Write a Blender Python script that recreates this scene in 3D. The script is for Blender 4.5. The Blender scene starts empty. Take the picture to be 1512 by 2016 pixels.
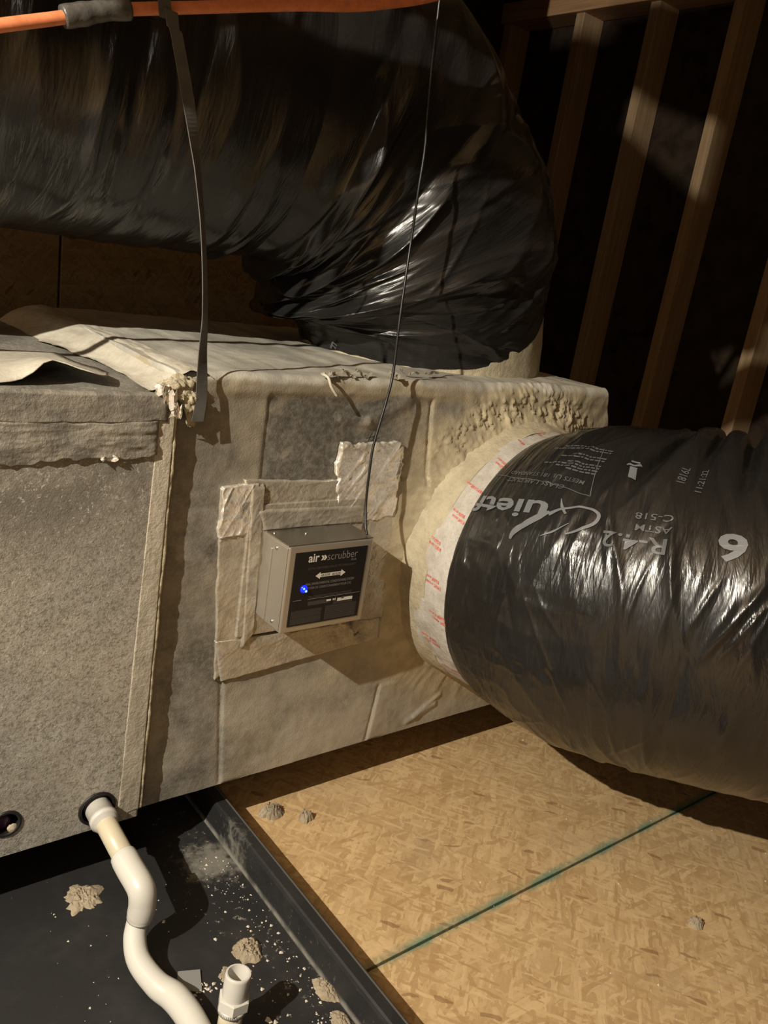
import bpy, bmesh, math, random
import numpy as np
from mathutils import Vector, Matrix

S = bpy.context.scene
COL = S.collection
rnd = random.Random(7)
PI = math.pi

# ------------------------------------------------------------------ camera, world, lights, exposure
cam_d = bpy.data.cameras.new('camera')
cam_d.sensor_fit = 'VERTICAL'
cam_d.sensor_height = 24.0
cam_d.sensor_width = 18.0
cam_d.lens = 1624.4 * 24.0 / 2016.0
cam_d.clip_start = 0.02
cam = bpy.data.objects.new('camera', cam_d)
COL.objects.link(cam)
right = Vector((0.78269498, -0.60367583, 0.15153894))
down = Vector((-0.06380089, -0.3200078, -0.94526422))
fwd = Vector((0.61912681, 0.73018525, -0.28898356))
mw = Matrix.Identity(4)
for i in range(3):
    mw[i][0] = right[i]
    mw[i][1] = -down[i]
    mw[i][2] = -fwd[i]
mw[0][3], mw[1][3], mw[2][3] = 0.0, 0.0, 0.95
cam.matrix_world = mw
S.camera = cam

world = bpy.data.worlds.new('attic_dark')
S.world = world
world.use_nodes = True
world.node_tree.nodes['Background'].inputs[0].default_value = (1.0, 0.8, 0.55, 1)
world.node_tree.nodes['Background'].inputs[1].default_value = 0.006


def lamp(name, loc, energy, color, radius):
    d = bpy.data.lights.new(name, 'POINT')
    d.energy = energy
    d.color = color
    d.shadow_soft_size = radius
    o = bpy.data.objects.new(name, d)
    o.location = loc
    COL.objects.link(o)
    return o


lamp('work_light', (-1.17, 0.32, 1.775), 340, (1.0, 0.915, 0.765), 0.011)      # bare bulb hung to the left of the unit
lamp('fill_light', (-0.20, -0.15, 1.10), 3.4, (1.0, 0.90, 0.76), 0.06)      # weak fill added beside the camera to lift the shadows

S.view_settings.view_transform = 'Standard'
S.view_settings.look = 'None'
S.view_settings.gamma = 1.0
S.view_settings.use_curve_mapping = False
S.view_settings.exposure = 0.0


# ------------------------------------------------------------------ node helpers
class Mat:
    def __init__(self, name):
        self.m = bpy.data.materials.new(name)
        self.m.use_nodes = True
        self.t = self.m.node_tree
        self.b = self.t.nodes['Principled BSDF']
        self._pos = None

    def n(self, typ, **kw):
        nd = self.t.nodes.new(typ)
        for k, v in kw.items():
            setattr(nd, k, v)
        return nd

    def link(self, a, b):
        self.t.links.new(a, b)

    def put(self, sock, v):
        if isinstance(v, bpy.types.NodeSocket):
            self.t.links.new(v, sock)
        elif v is not None:
            if isinstance(v, (tuple, list)) and len(v) == 3 and sock.type == 'RGBA':
                v = (*v, 1)
            sock.default_value = v

    def set(self, **kw):
        names = dict(color='Base Color', rough='Roughness', metal='Metallic', spec='Specular IOR Level', coat='Coat Weight',
                     coatr='Coat Roughness', normal='Normal', emit='Emission Color', emits='Emission Strength', alpha='Alpha',
                     trans='Transmission Weight', sheen='Sheen Weight')
        for k, v in kw.items():
            self.put(self.b.inputs[names[k]], v)
        return self

    def pos(self):
        if self._pos is None:
            self._pos = self.n('ShaderNodeNewGeometry').outputs['Position']
        return self._pos

    def uv(self):
        return self.n('ShaderNodeTexCoord').outputs['UV']

    def map(self, vec, scale=(1, 1, 1), rot=(0, 0, 0), loc=(0, 0, 0)):
        if any(rot):                       # turn first, then stretch
            nr = self.n('ShaderNodeMapping')
            self.link(vec, nr.inputs[0])
            nr.inputs['Rotation'].default_value = rot
            vec = nr.outputs[0]
        nd = self.n('ShaderNodeMapping')
        self.link(vec, nd.inputs[0])
        nd.inputs['Location'].default_value = loc
        nd.inputs['Scale'].default_value = scale
        return nd.outputs[0]

    def noise(self, vec, scale, detail=4, rough=0.55, dist=0.0, color=False):
        nd = self.n('ShaderNodeTexNoise')
        self.link(vec, nd.inputs['Vector'])
        nd.inputs['Scale'].default_value = scale
        nd.inputs['Detail'].default_value = detail
        nd.inputs['Roughness'].default_value = rough
        nd.inputs['Distortion'].default_value = dist
        return nd.outputs['Color' if color else 'Fac']

    def voro(self, vec, scale, out='Color', feature='F1', rand=1.0, metric='EUCLIDEAN'):
        nd = self.n('ShaderNodeTexVoronoi', feature=feature, distance=metric)
        self.link(vec, nd.inputs['Vector'])
        nd.inputs['Scale'].default_value = scale
        nd.inputs['Randomness'].default_value = rand
        return nd.outputs[out]

    def math(self, op, a, b=0.0, c=None, clamp=False):
        nd = self.n('ShaderNodeMath', operation=op)
        nd.use_clamp = clamp
        self.put(nd.inputs[0], a)
        self.put(nd.inputs[1], b)
        if c is not None:
            self.put(nd.inputs[2], c)
        return nd.outputs[0]

    def ramp(self, v, a, b, lo=0.0, hi=1.0, smooth=True):
        nd = self.n('ShaderNodeMapRange')
        nd.interpolation_type = 'SMOOTHSTEP' if smooth else 'LINEAR'
        self.put(nd.inputs[0], v)
        nd.inputs[1].default_value = a
        nd.inputs[2].default_value = b
        nd.inputs[3].default_value = lo
        nd.inputs[4].default_value = hi
        return nd.outputs[0]

    def mix(self, f, a, b, mode='MIX'):
        nd = self.n('ShaderNodeMix', data_type='RGBA', blend_type=mode)
        self.put(nd.inputs[0], f)
        self.put(nd.inputs[6], a)
        self.put(nd.inputs[7], b)
        return nd.outputs[2]

    def xyz(self, v):
        nd = self.n('ShaderNodeSeparateXYZ')
        self.link(v, nd.inputs[0])
        return nd.outputs

    def bump(self, h, strength=0.3, dist=0.002, normal=None):
        nd = self.n('ShaderNodeBump')
        nd.inputs['Strength'].default_value = strength
        nd.inputs['Distance'].default_value = dist
        self.link(h, nd.inputs['Height'])
        if normal is not None:
            self.link(normal, nd.inputs['Normal'])
        return nd.outputs[0]

    def window(self, v, a, b, soft):
        return self.math('MULTIPLY', self.ramp(v, a - soft, a + soft), self.ramp(v, b - soft, b + soft, 1, 0))


def plain(name, color, rough=0.5, metal=0.0, spec=0.5, grain=0.0, gscale=60, bump=0.0, bscale=300, vary=None):
    m = Mat(name)
    c = color
    if grain > 0:
        v2 = vary or tuple(x * (1 - grain) for x in color)
        c = m.mix(m.ramp(m.noise(m.pos(), gscale, 5, 0.6), 0.35, 0.7), color, v2)
    m.set(color=c, rough=rough, metal=metal, spec=spec)
    if bump > 0:
        m.set(normal=m.bump(m.noise(m.pos(), bscale, 4), bump, 0.002))
    return m.m


# ------------------------------------------------------------------ materials
def make_osb(name, tone=1.0, seam=False, rot=(0, 0, 0)):
    m = Mat(name)
    p = m.map(m.pos(), rot=rot)
    wob = m.noise(p, 30, 2, 0.5, color=True)
    p2 = m.mix(0.012, p, wob, 'ADD')
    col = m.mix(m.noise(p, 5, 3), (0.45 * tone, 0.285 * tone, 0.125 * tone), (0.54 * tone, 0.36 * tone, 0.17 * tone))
    hsum = m.noise(p, 40, 4)
    L = [(0.35, 11, 55, .40), (1.25, 13, 70, .45), (2.2, 10, 60, .5), (-0.35, 16, 90, .55), (2.8, 14, 85, .55), (0.8, 22, 130, .6), (1.75, 20, 150, .66),
         (-0.8, 12, 75, .6), (0.1, 17, 120, .62), (2.5, 26, 190, .7), (1.0, 30, 210, .75)]
    for k, (ang, sx, sy, thr) in enumerate(L):
        q = m.map(p2, scale=(sx, sy, 20), rot=(0, 0, ang), loc=(k * 3.7, k * 1.9, 0))
        c = m.voro(q, 1.0, metric='CHEBYCHEV')
        s = m.xyz(c)
        mask = m.ramp(s[0], thr, thr + 0.03, 0, 0.78)
        tone_c = m.mix(m.ramp(s[1], 0.0, 1.0, smooth=False), (0.385 * tone, 0.245 * tone, 0.112 * tone), (0.63 * tone, 0.455 * tone, 0.245 * tone))
        fibre = m.noise(m.map(p2, scale=(20, 420, 20), rot=(0, 0, ang)), 1.0, 3)
        tone_c = m.mix(m.math('MULTIPLY', m.ramp(fibre, 0.45, 0.8), 0.3), tone_c, (0.31 * tone, 0.19 * tone, 0.085 * tone))
        col = m.mix(mask, col, tone_c)
        hsum = m.math('ADD', hsum, m.math('MULTIPLY', s[1], m.math('MULTIPLY', mask, 0.4)))
    # small dark knots and bark flecks
    q = m.map(p2, scale=(45, 130, 20), rot=(0, 0, 0.9))
    s = m.xyz(m.voro(q, 1.0, metric='CHEBYCHEV'))
    col = m.mix(m.ramp(s[2], 0.982, 0.988, 0, 0.6), col, (0.20 * tone, 0.105 * tone, 0.045 * tone))
    col = m.mix(m.ramp(m.noise(p, 4, 4), 0.52, 0.75, 0, 0.35), col, (0.42 * tone, 0.33 * tone, 0.22 * tone))
    if seam:
        y = m.xyz(m.pos())[1]
        yn = m.math('ADD', y, m.math('MULTIPLY', m.math('SUBTRACT', m.noise(m.pos(), 28, 4, 0.7), 0.5), 0.014))
        g = m.ramp(yn, 0.658, 0.675, 1, 0)
        g = m.math('MULTIPLY', g, m.ramp(yn, 0.644, 0.656, 0, 1))
        g = m.math('MULTIPLY', g, m.ramp(m.noise(m.pos(), 14, 3), 0.36, 0.6, 0.25, 0.85))
        col = m.mix(g, col, (0.085, 0.21, 0.15))
    m.set(color=col, rough=0.62, spec=0.3, normal=m.bump(hsum, 0.35, 0.0012))
    return m.m


def make_wood(name, c1, c2, axis=2):
    m = Mat(name)
    sc = [60, 60, 60]
    sc[axis] = 3
    f = m.noise(m.map(m.pos(), scale=sc), 1.0, 5, 0.6, 0.4)
    m.set(color=m.mix(m.ramp(f, 0.3, 0.7), c1, c2), rough=0.7, spec=0.25, normal=m.bump(f, 0.2, 0.001))
    return m.m


def make_plenum():
    m = Mat('mastic_coated_duct_board')
    p = m.pos()
    wob = m.mix(0.05, p, m.noise(p, 9, 4, 0.6, color=True), 'ADD')
    wob = m.map(wob, loc=(-0.025, -0.025, -0.025))
    s = m.xyz(wob)
    X, Y, Z = s[0], s[1], s[2]
    cream = m.mix(m.ramp(m.noise(p, 14, 5), 0.3, 0.7), (0.47, 0.40, 0.27), (0.37, 0.315, 0.22))
    grey = m.mix(m.ramp(m.noise(p, 60, 6, 0.7), 0.3, 0.75), (0.19, 0.18, 0.155), (0.33, 0.31, 0.265))
    dark = m.mix(m.ramp(m.noise(p, 120, 5, 0.7), 0.35, 0.7), (0.10, 0.094, 0.08), (0.20, 0.188, 0.16))
    # broad sprayed fields of cream and bare foil
    f = m.ramp(m.noise(p, 5.5, 5, 0.6), 0.40, 0.60)
    low = m.ramp(Z, 0.18, 0.36, 1, 0)
    f = m.math('MULTIPLY', f, m.math('SUBTRACT', 1.0, m.math('MULTIPLY', low, 0.35)))
    col = m.mix(f, grey, cream)
    band = m.math('MULTIPLY', m.ramp(Z, 0.735, 0.75), 0.8)
    col = m.mix(band, col, cream)
    lows = m.math('MULTIPLY', low, m.ramp(m.noise(p, 10, 5, 0.65), 0.36, 0.62, 0.1, 0.8))
    col = m.mix(lows, col, (0.46, 0.43, 0.36))
    # darker grey tone over the middle left of the face
    film = m.math('MULTIPLY', m.math('MULTIPLY', m.window(X, 0.30, 0.74, 0.12), m.window(Z, 0.36, 0.80, 0.07)), m.ramp(m.noise(p, 9, 4), 0.3, 0.6, 0.2, 0.75))
    col = m.mix(film, col, (0.20, 0.18, 0.14))
    # bare foil panel over the purifier
    patch = m.math('MULTIPLY', m.window(X, 0.603, 0.93, 0.012), m.window(Z, 0.605, 0.748, 0.006))
    smear = m.ramp(m.noise(m.map(p, scale=(6, 6, 14), rot=(0, 0.6, 0)), 1.5, 4), 0.56, 0.66)
    fade = m.ramp(X, 0.80, 0.94, 1, 0.25)
    pmask = m.math('MULTIPLY', m.math('MULTIPLY', patch, fade), m.math('SUBTRACT', 1.0, m.math('MULTIPLY', smear, 0.75)))
    col = m.mix(pmask, col, dark)
    # bare grey strip next to the cabinet and at the lower left
    strip = m.math('MULTIPLY', m.window(X, 0.40, 0.575, 0.012), m.window(Z, 0.05, 0.66, 0.10))
    strip = m.math('MULTIPLY', strip, m.ramp(m.noise(p, 8, 4), 0.35, 0.62, 0.2, 0.95))
    col = m.mix(strip, col, m.mix(m.ramp(m.noise(p, 13, 5), .4, .6), grey, dark))
    # thick yellow mastic around the round take-off
    dx = m.math('SUBTRACT', X, 1.15)
    dz = m.math('SUBTRACT', Z, 0.455)
    rr = m.math('SQRT', m.math('ADD', m.math('MULTIPLY', dx, dx), m.math('MULTIPLY', dz, dz)))
    front = m.ramp(Y, 1.01, 1.03, 1, 0)
    ring = m.math('MULTIPLY', m.ramp(rr, 0.29, 0.36, 1, 0), front)
    col = m.mix(m.math('MULTIPLY', ring, 0.85), col, m.mix(m.ramp(m.noise(p, 35, 5), .35, .65), (0.48, 0.415, 0.28), (0.36, 0.305, 0.20)))
    # whitish top
    top = m.ramp(Z, 0.762, 0.772)
    col = m.mix(m.math('MULTIPLY', top, 0.85), col, m.mix(m.ramp(m.noise(p, 12, 5), .4, .65), (0.50, 0.48, 0.42), (0.36, 0.35, 0.31)))
    # grime
    col = m.mix(m.ramp(m.noise(p, 22, 6, 0.7), 0.58, 0.78, 0, 0.45), col, (0.24, 0.20, 0.14))
    spark = m.ramp(m.voro(p, 330, 'Distance'), 0.0, 0.16, 1, 0)
    bare = m.math('SUBTRACT', 1.0, f)
    rough = m.ramp(bare, 0, 1, 0.62, 0.45)
    h = m.math('ADD', m.math('MULTIPLY', m.noise(p, 30, 5), 1.6), m.math('ADD', m.noise(p, 350, 3), m.math('MULTIPLY', spark, 0.25)))
    m.set(color=col, rough=rough, metal=m.math('MULTIPLY', bare, 0.25), spec=0.4, normal=m.bump(h, 0.38, 0.0016))
    return m.m


def make_cabinet():
    m = Mat('foil_faced_cabinet')
    p = m.pos()
    q = m.map(p, scale=(1.0, 1.0, 1.0), rot=(0, 0.25, 0))
    f1 = m.noise(q, 5, 5, 0.6)
    col = m.mix(m.ramp(f1, 0.3, 0.7), (0.355, 0.338, 0.300), (0.45, 0.412, 0.345))
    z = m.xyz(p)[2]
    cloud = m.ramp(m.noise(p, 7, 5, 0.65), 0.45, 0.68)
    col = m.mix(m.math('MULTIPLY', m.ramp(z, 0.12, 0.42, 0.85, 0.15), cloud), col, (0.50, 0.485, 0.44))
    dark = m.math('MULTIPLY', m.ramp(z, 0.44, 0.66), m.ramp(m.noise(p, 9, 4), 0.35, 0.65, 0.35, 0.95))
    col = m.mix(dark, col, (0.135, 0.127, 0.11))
    spk = m.noise(p, 230, 5, 0.72)
    col = m.mix(m.ramp(spk, 0.45, 0.66, 0, 0.75), col, (0.15, 0.137, 0.112))
    wh = m.ramp(m.noise(p, 170, 4, 0.78), 0.57, 0.66, 0, 0.6)
    col = m.mix(wh, col, (0.62, 0.585, 0.50))
    h = m.math('ADD', m.math('MULTIPLY', m.noise(q, 60, 5, 0.75), 1.2), m.math('MULTIPLY', m.noise(p, 380, 3, 0.7), 0.8))
    m.set(color=col, rough=0.48, metal=0.2, spec=0.5, normal=m.bump(h, 0.5, 0.002))
    return m.m


def make_tape(name, c1, c2, rough=0.5, scale=80, strength=0.6):
    m = Mat(name)
    p = m.pos()
    col = m.mix(m.ramp(m.noise(p, 26, 6, 0.65), 0.32, 0.7), c1, c2)
    col = m.mix(m.ramp(m.noise(p, 190, 4, 0.7), 0.5, 0.75, 0, 0.4), col, tuple(x * 0.5 for x in c1))
    m.set(color=col, rough=rough, spec=0.4, normal=m.bump(m.noise(p, scale, 6, 0.7), strength, 0.003))
    return m.m


def make_foil(name='crinkled_foil_tape', c=(0.78, 0.73, 0.65), dull=(0.56, 0.51, 0.43), metal=0.55, bk=0.22):
    m = Mat(name)
    p = m.pos()
    col = m.mix(m.ramp(m.noise(p, 40, 5), 0.42, 0.7), c, dull)
    wob = m.mix(0.02, p, m.noise(p, 60, 3, 0.6, color=True), 'ADD')
    v1 = m.voro(m.map(wob, scale=(1, 1, 1.8), rot=(0, .7, 0)), 70, 'Distance')
    v2 = m.voro(m.map(wob, scale=(1.6, 1, 1), rot=(0, .3, 0)), 170, 'Distance')
    h = m.math('ADD', m.math('ADD', m.math('MULTIPLY', v1, 1.0), m.math('MULTIPLY', v2, 0.4)), m.noise(p, 30, 3))
    m.set(color=col, rough=m.ramp(m.noise(p, 30, 3), .3, .7, .20, .36), metal=metal, spec=0.5, normal=m.bump(h, bk, 0.004))
    return m.m


def make_film(name, bumpk=0.35, dust=(0.020, 0.0188, 0.0168), blotch=0.5):
    """thin black polyethylene jacket with dust; UV u runs along the duct, v round it (metres)"""
    m = Mat(name)
    uv = m.uv()
    p = m.pos()
    d = m.ramp(m.noise(p, 4, 6, 0.6), 0.30, 0.70)
    speck = m.ramp(m.noise(p, 260, 3, 0.7), 0.5, 0.75)
    col = m.mix(m.math('MULTIPLY', d, blotch), (0.0085, 0.0083, 0.0083), dust)
    col = m.mix(m.math('MULTIPLY', speck, 0.35), col, dust)
    w1 = m.noise(m.map(uv, scale=(38, 6, 1)), 1.0, 5, 0.6, 0.8)
    w2 = m.noise(m.map(uv, scale=(130, 13, 1), rot=(0, 0, 0.12)), 1.0, 4, 0.6, 0.6)
    w3 = m.math('ABSOLUTE', m.math('SUBTRACT', m.noise(m.map(uv, scale=(75, 8, 1), rot=(0, 0, -0.1)), 1.0, 2, 0.5, 0.4), 0.5))
    h = m.math('ADD', m.math('ADD', w1, m.math('MULTIPLY', w2, 0.45)), m.math('MULTIPLY', w3, -1.1))
    m.set(color=col, rough=m.ramp(d, 0, 1, 0.17, 0.33), spec=0.5, normal=m.bump(h, bumpk, 0.006))
    return m.m


def make_pan():
    m = Mat('black_pan_plastic')
    p = m.pos()
    dust = m.ramp(m.noise(p, 6, 6, 0.7), 0.45, 0.8, 0, 0.5)
    col = m.mix(dust, (0.017, 0.017, 0.018), (0.055, 0.052, 0.048))
    fine = m.ramp(m.noise(p, 240, 3, 0.8), 0.66, 0.76, 0, 0.5)
    col = m.mix(m.math('MULTIPLY', fine, m.ramp(m.noise(p, 9, 3), 0.45, 0.6)), col, (0.20, 0.19, 0.165))
    s = m.xyz(p)
    dx = m.math('MULTIPLY', m.math('SUBTRACT', s[0], 0.562), 14)
    dy = m.math('MULTIPLY', m.math('SUBTRACT', s[1], 0.945), 14)
    r = m.math('ADD', m.math('SQRT', m.math('ADD', m.math('MULTIPLY', dx, dx), m.math('MULTIPLY', dy, dy))),
               m.math('MULTIPLY', m.math('SUBTRACT', m.noise(p, 60, 5, 0.7), 0.5), 1.6))
    col = m.mix(m.ramp(r, 0.2, 0.8, 0.75, 0), col, (0.22, 0.21, 0.18))
    # trail of white dried glue along the wall side of the pan
    tr = m.math('MULTIPLY', m.window(s[0], 0.50, 0.592, 0.02), m.ramp(m.noise(p, 85, 5, 0.75), 0.60, 0.68, 0, 0.8))
    col = m.mix(tr, col, (0.30, 0.29, 0.25))
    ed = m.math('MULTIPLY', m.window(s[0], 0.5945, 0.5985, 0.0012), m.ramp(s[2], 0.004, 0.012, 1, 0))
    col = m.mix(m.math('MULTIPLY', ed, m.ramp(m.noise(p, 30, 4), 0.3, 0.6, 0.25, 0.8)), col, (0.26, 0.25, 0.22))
    lipd = m.math('MULTIPLY', m.window(s[0], 0.620, 0.624, 0.0010), m.ramp(s[2], 0.048, 0.050))
    col = m.mix(m.math('MULTIPLY', lipd, 0.5), col, (0.20, 0.195, 0.18))
    m.set(color=col, rough=0.48, spec=0.45, normal=m.bump(m.noise(p, 500, 3), 0.12, 0.0008))
    return m.m


MAT = {}
MAT['osb'] = make_osb('osb_floor', 1.0, True)
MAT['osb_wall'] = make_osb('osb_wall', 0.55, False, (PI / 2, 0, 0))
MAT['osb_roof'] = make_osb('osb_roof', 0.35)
MAT['void'] = plain('dark_gap', (0.006, 0.005, 0.004), 0.9, spec=0.1)
MAT['stud'] = make_wood('framing_lumber', (0.40, 0.285, 0.17), (0.30, 0.205, 0.115))
MAT['plate'] = make_wood('plate_lumber', (0.50, 0.30, 0.16), (0.36, 0.21, 0.10), axis=1)
MAT['felt'] = plain('dark_sheathing', (0.045, 0.031, 0.021), 0.9, spec=0.15, grain=0.5, gscale=12)
MAT['plenum'] = make_plenum()
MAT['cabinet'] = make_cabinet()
MAT['band'] = make_tape('weathered_mastic_tape', (0.255, 0.23, 0.188), (0.125, 0.115, 0.096), 0.55, 75, 1.0)
MAT['corner'] = make_tape('mastic_corner_tape', (0.47, 0.425, 0.34), (0.35, 0.31, 0.24), 0.55, 130, 0.9)
MAT['mastic'] = make_tape('cream_mastic', (0.46, 0.405, 0.285), (0.34, 0.295, 0.205), 0.6, 110, 0.9)
MAT['pale_mastic'] = make_tape('pale_mastic', (0.50, 0.465, 0.385), (0.39, 0.355, 0.29), 0.55, 60, 0.5)
MAT['dirtblob'] = make_tape('dried_mortar', (0.42, 0.35, 0.25), (0.27, 0.22, 0.15), 0.8, 160, 1.0)
MAT['foil'] = make_foil()
MAT['foil_dull'] = make_foil('dull_foil_tape', (0.47, 0.43, 0.355), (0.36, 0.325, 0.26), 0.45, 0.2)
MAT['metal'] = Mat('galvanized_steel').set(color=(0.50, 0.47, 0.41), rough=0.36, metal=0.75).m
MAT['lid'] = Mat('bright_steel_lid').set(color=(0.42, 0.40, 0.36), rough=0.30, metal=0.97).m
MAT['screw'] = plain('bright_screw', (0.75, 0.72, 0.66), 0.2, 1.0)
MAT['label'] = plain('black_label', (0.008, 0.008, 0.009), 0.35, spec=0.4)
MAT['ink_white'] = plain('white_print', (0.62, 0.60, 0.54), 0.5)
MAT['ink_grey'] = plain('grey_print', (0.20, 0.19, 0.175), 0.5)
MAT['ink_dim'] = plain('dim_print', (0.075, 0.072, 0.066), 0.5)
MAT['ink_panel'] = plain('dark_grey_print', (0.028, 0.027, 0.026), 0.45)
MAT['film_ink'] = plain('grey_film_print', (0.135, 0.142, 0.152), 0.42)
MAT['film_ink_dim'] = plain('dim_film_print', (0.075, 0.077, 0.080), 0.45)
MAT['film'] = make_film('black_duct_film', 0.40)
MAT['film_up'] = make_film('black_duct_film_dusty', 0.26, (0.021, 0.0200, 0.0185), 0.5)
MAT['white_film'] = make_tape('white_printed_tape', (0.49, 0.46, 0.42), (0.36, 0.33, 0.285), 0.28, 60, 0.9)
MAT['red_ink'] = plain('red_print', (0.42, 0.09, 0.065), 0.5, grain=0.35, gscale=300, vary=(0.50, 0.30, 0.26))
MAT['pvc'] = plain('white_pvc', (0.56, 0.545, 0.50), 0.32, spec=0.5)
MAT['pvc_cream'] = plain('cream_pvc', (0.53, 0.475, 0.35), 0.34, spec=0.5)
MAT['pvc_in'] = plain('pvc_inside', (0.50, 0.46, 0.38), 0.5)
MAT['rubber'] = plain('black_rubber', (0.010, 0.009, 0.010), 0.5)
MAT['purple'] = plain('primer_stained_pipe', (0.045, 0.010, 0.055), 0.3)
MAT['cord'] = plain('black_cord', (0.010, 0.010, 0.010), 0.4)
MAT['strap'] = plain('grey_strap', (0.115, 0.11, 0.10), 0.38, metal=0.15, grain=0.3, gscale=40)
MAT['orange'] = plain('orange_pipe', (0.62, 0.20, 0.085), 0.45, grain=0.25, gscale=80, spec=0.4)
MAT['darktape'] = plain('dark_grey_tape', (0.075, 0.07, 0.062), 0.35, grain=0.3, gscale=120, bump=0.4, bscale=140)
MAT['greytape'] = plain('grey_tape', (0.20, 0.20, 0.195), 0.5)
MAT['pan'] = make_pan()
MAT['crumb'] = plain('plaster_crumbs', (0.55, 0.51, 0.43), 0.8)
MAT['block'] = plain('foam_block', (0.05, 0.045, 0.04), 0.8)
led = Mat('blue_led')
led.set(color=(0.01, 0.02, 0.5), emit=(0.004, 0.02, 1.0), emits=0.95, rough=0.2)
MAT['led'] = led.m
ledc = Mat('led_core')
ledc.set(color=(0.3, 0.6, 1), emit=(0.10, 0.38, 1.0), emits=1.6)
MAT['led_core'] = ledc.m


# ------------------------------------------------------------------ object helpers
def mesh_obj(name, verts, faces, mat, parent=None, smooth=True, uv=None, kind=None):
    me = bpy.data.meshes.new(name)
    me.from_pydata([tuple(map(float, v)) for v in verts], [], [tuple(map(int, f)) for f in faces])
    if uv is not None:
        lay = me.uv_layers.new(name='UVMap')
        li = np.empty(len(me.loops), dtype=np.int32)
        me.loops.foreach_get('vertex_index', li)
        lay.data.foreach_set('uv', np.asarray(uv, dtype=np.float32)[li].ravel())
    me.materials.append(mat)
    if smooth:
        me.polygons.foreach_set('use_smooth', [True] * len(me.polygons))
    me.update()
    o = bpy.data.objects.new(name, me)
    COL.objects.link(o)
    if parent is not None:
        o.parent = parent
        o.matrix_parent_inverse = Matrix.Translation(-Vector(parent_loc(parent)))
    if kind:
        o['kind'] = kind
    return o


def parent_loc(p):
    return p.location if p.parent is None else Vector((0, 0, 0))   # a part's own frame already sits at the world origin


def bm_obj(name, bm, mat, parent=None, smooth=False, kind=None):
    bmesh.ops.recalc_face_normals(bm, faces=bm.faces[:])
    me = bpy.data.meshes.new(name)
    bm.to_mesh(me)
    bm.free()
    me.materials.append(mat)
    if smooth:
        me.polygons.foreach_set('use_smooth', [True] * len(me.polygons))
    o = bpy.data.objects.new(name, me)
    COL.objects.link(o)
    if parent is not None:
        o.parent = parent
        o.matrix_parent_inverse = Matrix.Translation(-Vector(parent_loc(parent)))
    if kind:
        o['kind'] = kind
    return o


def tag(o, label, cat, group=None, kind=None):
    o['label'] = label
    o['category'] = cat
    if group:
        o['group'] = group
    if kind:
        o['kind'] = kind
    return o


def thing(name, label, cat, loc, group=None):
    o = bpy.data.objects.new(name, None)
    o.empty_display_size = 0.05
    o.location = loc
    COL.objects.link(o)
    return tag(o, label, cat, group)


def structure(name):
    o = bpy.data.objects.new(name, None)
    COL.objects.link(o)
    o['kind'] = 'structure'
    return o


def add_box(bm, x0, x1, y0, y1, z0, z1, bev=0.0, seg=2):
    b = bmesh.new()
    vs = [b.verts.new(v) for v in [(x0, y0, z0), (x1, y0, z0), (x1, y1, z0), (x0, y1, z0), (x0, y0, z1), (x1, y0, z1), (x1, y1, z1), (x0, y1, z1)]]
    for f in [(0, 3, 2, 1), (4, 5, 6, 7), (0, 1, 5, 4), (1, 2, 6, 5), (2, 3, 7, 6), (3, 0, 4, 7)]:
        b.faces.new([vs[i] for i in f])
    if bev > 0:
        bmesh.ops.bevel(b, geom=b.edges[:], offset=bev, segments=seg, affect='EDGES', profile=0.5)
    me = bpy.data.meshes.new('tmp')
    b.to_mesh(me)
    b.free()
    bm.from_mesh(me)
    bpy.data.meshes.remove(me)
    return bm


def box_obj(name, dims, mat, parent=None, bev=0.002, kind=None):
    bm = bmesh.new()
    add_box(bm, *dims, bev)
    return bm_obj(name, bm, mat, parent, kind=kind)


def catmull(pts, n):
    P = np.array([np.array(pts[0]) * 2 - np.array(pts[1])] + [np.array(p) for p in pts] + [np.array(pts[-1]) * 2 - np.array(pts[-2])], float)
    out = []
    m = len(pts) - 1
    for t in np.linspace(0, m, n):
        i = min(int(t), m - 1)
        u = t - i
        p0, p1, p2, p3 = P[i], P[i + 1], P[i + 2], P[i + 3]
        out.append(0.5 * (2 * p1 + (p2 - p0) * u + (2 * p0 - 5 * p1 + 4 * p2 - p3) * u * u + (3 * p1 - p0 - 3 * p2 + p3) * u ** 3))
    return np.array(out)


def frames(path, up):
    T = np.gradient(path, axis=0)
    T /= np.linalg.norm(T, axis=1)[:, None]
    N = np.zeros_like(T)
    n = np.array(up, float)
    for i in range(len(T)):
        n = n - T[i] * np.dot(n, T[i])
        n /= np.linalg.norm(n)
        N[i] = n
    B = np.cross(T, N)
    return T, N, B


def tube_mesh(path, radii, seg=20, up=(0, 0, 1), cap=True):
    path = np.asarray(path, float)
    radii = np.broadcast_to(np.asarray(radii, float), (len(path),))
    T, N, B = frames(path, up)
    a = np.linspace(0, 2 * PI, seg, endpoint=False)
    V = path[:, None, :] + radii[:, None, None] * (np.cos(a)[None, :, None] * N[:, None, :] + np.sin(a)[None, :, None] * B[:, None, :])
    V = V.reshape(-1, 3)
    F = []
    for i in range(len(path) - 1):
        for j in range(seg):
            k = (j + 1) % seg
            F.append((i * seg + j, i * seg + k, (i + 1) * seg + k, (i + 1) * seg + j))
    if cap:
        F.append(tuple(range(seg - 1, -1, -1)))
        F.append(tuple(range((len(path) - 1) * seg, len(path) * seg)))
    return V, F


def tube_obj(name, path, radii, mat, parent=None, seg=20, up=(0, 0, 1), cap=True):
    V, F = tube_mesh(path, radii, seg, up, cap)
    o = mesh_obj(name, V, F, mat, parent, smooth=True)
    return o


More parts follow.
